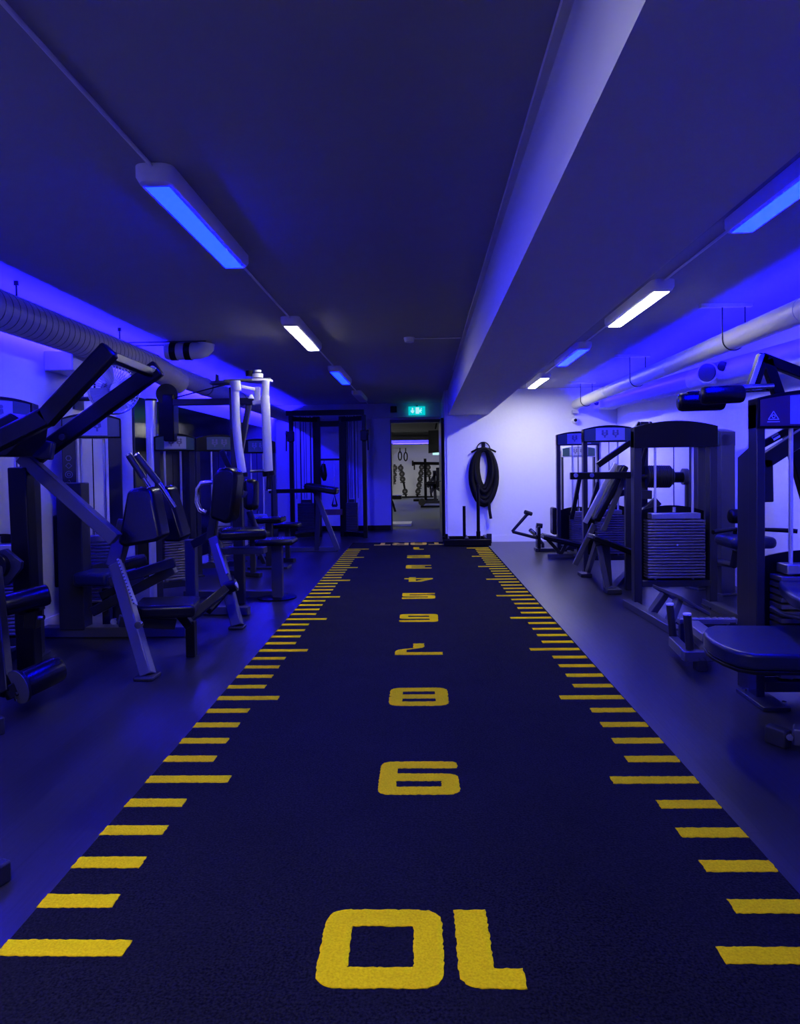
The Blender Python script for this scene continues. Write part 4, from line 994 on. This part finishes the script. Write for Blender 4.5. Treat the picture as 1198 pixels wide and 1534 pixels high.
for (u, v, lbl, nm, cat) in ((485, 708, 'long black padded handle hanging in the middle of the cable frame', 'cable_strap', 'cable handle'), (501, 750, 'black triangle shaped handle hanging low in the cable frame', 'triangle_handle', 'cable handle')):
    p = atY(u, v, 12.86)
    t = thing(nm, lbl, cat, p)
    if u == 485:
        MB().tube([p + Vector((0, 0, .16)), p + Vector((-.01, 0, .08)), p + Vector((0, 0, -.06)), p + Vector((.01, 0, -.15))], [.03, .055, .06, .025], 12).build('padded_grip', 'vinyl', t)
        MB().tube([p + Vector((0, .0, .16)), (p.x, p.y + .06, 1.39)], .006, 6).build('hook', 'chrome', t)
    else:
        MB().tube([p + Vector((0, 0, .11)), p + Vector((-.045, 0, -.09)), p + Vector((.045, 0, -.09))], .016, 10, closed=True).build('triangle_frame', 'black', t)
        MB().tube([p + Vector((-.045, 0, -.09)), p + Vector((.045, 0, -.09))], .024, 10).build('grip', 'rubber', t)
        MB().tube([p + Vector((0, 0, .11)), (p.x, p.y + .06, 1.39)], .004, 6).build('hook', 'chrome', t)

# --- wall fan
fc = atY(170, 583, 5.75)
Fn = thing('wall_fan', 'round silver caged fan mounted high on the left wall before the mirror', 'fan', (fc.x, fc.y, fc.z))
ax = Vector((.62, -.78, -.12)).normalized(); s1 = ax.cross(Vector((0, 0, 1))).normalized(); s2 = ax.cross(s1)
RF = .20
def fr(r, d, n=32): return [fc + ax * d + (s1 * math.cos(2 * PI * k / n) + s2 * math.sin(2 * PI * k / n)) * r for k in range(n)]
for d, r in ((0, RF), (.035, RF * .985), (-.04, RF * .97)): MB().tube(fr(r, d), .006 if d else .009, 6, closed=True).build('cage_ring', 'chrome', Fn)
cg = MB()
for side in (1, -1):
    for k in range(44):
        a = 2 * PI * k / 44; u_ = s1 * math.cos(a) + s2 * math.sin(a)
        cg.tube([fc + ax * (.075 * side) + u_ * .045, fc + ax * (.07 * side) + u_ * .12, fc + ax * (.035 * side) + u_ * RF * .98], .0026, 5)
w = cg.build('cage_wires', 'silver', Fn); w['kind'] = 'stuff'
MB().disc(fc + ax * .08, ax, .048, .012, 24).build('front_badge', 'paleplastic', Fn)
MB().disc(fc, ax, .05, .09, 20).build('hub', 'steel2', Fn)
for k in range(4):
    a = 2 * PI * k / 4 + .4
    u_ = s1 * math.cos(a) + s2 * math.sin(a); w_ = s1 * -math.sin(a) + s2 * math.cos(a)
    MB().prism([fc + u_ * .045 - w_ * .03, fc + u_ * .18 - w_ * .07, fc + u_ * .185 + w_ * .05, fc + u_ * .045 + w_ * .03], ax * .006 + w_ * .004).build('blade', 'silver', Fn)
MB().tube([fc - ax * .07, fc - ax * .17], .06, 18).build('motor', 'steel2', Fn)
MB().tube([fc - ax * .15, Vector((XL + .1, fc.y + .24, fc.z - .05)), Vector((XL, fc.y + .24, fc.z - .05))], .02, 10).build('wall_arm', 'steel2', Fn)
MB().box(XL, XL + .02, fc.y + .16, fc.y + .32, fc.z - .14, fc.z + .04).build('wall_plate', 'steel2', Fn)

# ------------------------------------------------------------------ the far room through the doorway
def rack(name, x, y, lean, label):
    t = thing(name, label, 'dumbbell rack', (x, y, 0))
    MB().bar((x - .30 * lean, y, 0), (x, y, 1.25), .10, .08).build('rack_post', 'black', t)
    MB().bar((x + .30 * lean, y, 0), (x, y, 1.25), .10, .08).build('rack_post', 'black', t)
    MB().box(x - .38, x + .38, y - .15, y + .15, 0, .05).build('rack_base', 'black', t)
    return t
def dumbbell(x, y, z, r, lbl, group):
    t = thing('dumbbell', lbl, 'dumbbell', (x, y, z - r), group)
    for s in (-.1, .1): MB().tube([(x, y + s - .06, z), (x, y + s + .06, z)], r, 18).build('weight_head', 'rubber', t)
    MB().tube([(x, y - .04, z), (x, y + .04, z)], .018, 8).build('bar', 'chrome', t)
    MB().tube([(x, y - .168, z), (x, y - .16, z)], r * .34, 14).build('steel_cap', 'plate', t)
YR = 29.0
for (uu, lean, lb, gl) in ((595, -1, 'slanted dumbbell rack at the left of the far room', 'dumbbells on the left slanted rack'), (630, 1, 'slanted dumbbell rack in the middle of the far room', 'dumbbells on the middle slanted rack')):
    base = atY(uu, 701, YR)
    side = [(-1, [(591, 701), (590, 711), (589, 720)]), (1, [(600, 701), (602, 710), (603, 718), (606.5, 736)])] if lean < 0 else [(-1, [(631.5, 700), (630.5, 709), (629, 718), (627.5, 727), (626, 736)]), (1, [(641, 700), (642, 709)])]
    t = thing('dumbbell_rack', lb, 'dumbbell rack', (base.x, YR, 0))
    for s, L in side:
        a, b = atY(*L[0], YR + .28), atY(*L[-1], YR + .28)
        d = (b - a); e = a + d * ((a.z) / max(.01, a.z - b.z)); e.z = 0
        MB().bar(a + Vector((0, 0, .15)), e, .1, .08).build('rack_side', 'black', t)
        for i, (u, v) in enumerate(L):
            p = atY(u, v, YR)
            MB().box(p.x - .10, p.x + .10, YR - .05, YR + .24, p.z - .148, p.z - .113).build('rack_shelf', 'black', t)
            pos = ['top', 'second', 'third', 'fourth', 'lowest'][i]
            dumbbell(p.x, YR, p.z, .112, '%s dumbbell on the %s side of the %s rack in the far room' % (pos, 'left' if s < 0 else 'right', 'left' if lean < 0 else 'middle'), gl)
    MB().box(base.x - .5, base.x + .5, YR + .2, YR + .36, 0, .05).build('rack_foot', 'black', t)
t = thing('barbell_stand', 'black stand with a long horizontal barbell in front of the middle rack', 'barbell stand', (atY(638, 700, 26).x, 26, 0))
q = lambda u, v, y=26.0: atY(u, v, y)
MB().bar((q(637, 700).x, 26, 0), q(636.5, 687), .10, .10).build('post', 'black', t)
MB().bar((q(637, 700).x - .45, 26, .04), (q(637, 700).x + .45, 26, .04), .1, .08).build('base', 'black', t)
MB().bar(q(619, 694), q(662, 694.5), .08, .11).build('cross_bar', 'black', t)
MB().disc(q(618, 694), (1, 0, 0), .10, .06, 16).build('end_knob', 'rubber', t)
MB().bar(q(620.5, 696), q(620.5, 704), .05, .05).build('hanging_grip', 'rubber', t)
t = thing('exercise_bike', 'dark jumble of machine frames low on the right of the far room', 'gym machine', (.3, 22, 0))
q = lambda u, v, y=22.0: atY(u, v, y)
bars(t, 'frame', 'steel', [(q(640, 730), q(655, 705)), (q(645, 738), q(660, 712)), (q(632, 752), q(660, 752)), (q(650, 705), q(652, 750)), (q(640, 722), q(660, 735))], .09, .09)
pad(t, 'seat', q(645, 724), (.34, .3, .09)); pad(t, 'back_pad', q(657, 715), (.16, .3, .6))
MB().disc(q(632, 752), (0, 1, 0), .11, .2, 16).build('wheel', 'rubber', t)
MB().box(q(630, 752).x, q(662, 752).x, 21.9, 22.1, 0, .06).build('base', 'black', t)
t = thing('rack_bench', 'small dark bench end at the left of the doorway in the far room', 'bench', (atY(589, 750, 20).x, 20, 0))
q = lambda u, v, y=20.0: atY(u, v, y)
pad(t, 'bench_pad', q(587, 745), (.55, .5, .10)); bars(t, 'leg', 'black', [(q(587, 750), (q(592, 760).x, 20, .0)), (q(585, 750), (q(583, 760).x, 20, .0))], .06)
t = thing('pull_up_frame', 'white pull up frame edge at the left of the doorway, lit bright', 'pull up frame', (atY(587, 700, 24).x, 24, 0))
q = lambda u, v, y=24.0: atY(u, v, y)
MB().bar((q(586.5, 700).x, 24, 0), q(586.5, 664), .09).build('post', 'paleplastic', t)
MB().bar(q(586, 671), q(609, 671), .07).build('arm', 'paleplastic', t); MB().bar(q(586.5, 682), q(597, 672), .06).build('brace', 'paleplastic', t)
for u, v0, lb in ((599, 678, 'left hanging strap with a ring from the white frame'), (607.5, 679, 'right hanging strap with a ring from the white frame')):
    p = q(u, v0 + 5, 23.95)
    t = thing('suspension_strap', lb, 'strap', p, 'straps on the pull up frame')
    MB().tube([q(u, 671, 23.95), q(u, v0, 23.95)], .02, 6).build('strap', 'black', t)
    MB().tube([p + Vector((.055 * math.cos(k * PI / 8), 0, .14 * math.sin(k * PI / 8))) for k in range(16)], .022, 6, closed=True).build('ring', 'black', t)
t = thing('wall_screen', 'dark flat screen hung from the ceiling inside the far doorway', 'screen', (.2, 19, 1.7))
q = lambda u, v, y=19.0: atY(u, v, y)
a, b, c, d = q(641.5, 645), q(661, 643), q(661, 677), q(641.5, 679)
MB().prism([a, b + Vector((.05, .3, 0)), c + Vector((.05, .3, 0)), d], (0, .06, 0)).build('panel', 'glassdark', t)
MB().bar(q(652, 643, 19.1), (q(655, 640).x, 19.1, ZC), .04).build('ceiling_arm', 'black', t)
for i, (u, v, lb) in enumerate(((595.5, 661, 'upper of two small white ceiling lamps in the far room'), (598, 664.5, 'lower of two small white ceiling lamps in the far room'))):
    p = atY(u, v, (24.6, 27.5)[i]); z_ = ZC - .05
    p = atZ(u, v, z_)
    t = thing('ceiling_lamp', lb, 'lamp', (p.x, p.y, z_), 'far room ceiling lamps')
    MB().box(p.x - .12, p.x + .12, p.y - .6, p.y + .6, z_, ZC).build('housing', 'paleplastic', t)
    MB().box(p.x - .10, p.x + .10, p.y - .55, p.y + .55, z_ - .012, z_).build('lens', 'fardim', t)
for x, y, lb in ((-2.6, 26.5, 'unseen lamp added to brighten the far room, over the left dumbbell rack'), (2.6, 26.5, 'unseen lamp added to brighten the far room, near its right wall'), (1.9, 20.5, 'white ceiling lamp of the far room right of the doorway opening'), (-2.4, 18.0, 'white ceiling lamp of the far room left of the doorway opening')):  # the two deepest lamps are unseen, added to brighten the far walls
    t = thing('ceiling_lamp', lb, 'lamp', (x, y, ZC - .05), 'far room ceiling lamps')
    MB().box(x - .12, x + .12, y - .6, y + .6, ZC - .05, ZC).build('housing', 'paleplastic', t)
    MB().box(x - .10, x + .10, y - .55, y + .55, ZC - .062, ZC - .05).build('lens', 'fardim', t)
t = thing('led_strip', 'blue LED strip along the top of the far room end wall', 'led strip', (0, YE - .1, 2.3))
MB().box(-4, 3.4, YE - .12, YE, 2.24, 2.26).build('tape_backing', 'black', t)
MB().box(-4, 3.4, YE - .13, YE - .08, 2.262, 2.272).build('light_tape', 'led_far', t)
p = atY(653, 678.5, 29.5)
t = thing('exit_sign', 'small pale green lit exit sign deep in the far room', 'exit sign', p)
MB().box(p.x - .14, p.x + .14, 29.5, 29.55, p.z - .08, p.z + .08).build('sign_box', 'exitw', t)
MB().tube([(p.x, 29.52, p.z + .08), (p.x, 29.52, ZC)], .01, 6).build('hanger_rod', 'black', t)
t = thing('step_platform', 'low pale step board lying on the far room floor just past the doorway', 'step', (-.6, 16.2, 0))
a = atZ(588, 786, .04); b = atZ(616, 786, .04); 
MB().box(a.x - .3, b.x, a.y, a.y + .75, 0, .05).build('board', 'paleplastic', t, bevel=.008)
# ------------------------------------------------------------------ camera, world, colour
cam = bpy.data.cameras.new('camera'); co = bpy.data.objects.new('camera', cam); C.objects.link(co)
cam.sensor_fit = 'HORIZONTAL'; cam.sensor_width = 36; cam.lens = 36 * F / 1198.0
cam.shift_x = 0; cam.shift_y = -(767.0 - PY0) / 1198.0
cam.clip_start = .02
n_ = math.hypot(1, ROLL)
ex = (RGT - UPV * ROLL) / n_      # image-right in world, with the hand-held roll
ey = (UPV + RGT * ROLL) / n_
co.matrix_world = Matrix(((ex.x, ey.x, -FWD.x, 0), (ex.y, ey.y, -FWD.y, 0), (ex.z, ey.z, -FWD.z, CH), (0, 0, 0, 1)))
bpy.context.scene.camera = co
w = bpy.data.worlds.new('world'); bpy.context.scene.world = w; w.use_nodes = True
w.node_tree.nodes['Background'].inputs['Color'].default_value = (.01, .01, .03, 1)
w.node_tree.nodes['Background'].inputs['Strength'].default_value = .02
vs = bpy.context.scene.view_settings
bpy.context.scene.display_settings.display_device = 'sRGB'
vs.view_transform = 'Standard'; vs.look = 'None'; vs.exposure = 0; vs.gamma = 1; vs.use_curve_mapping = False
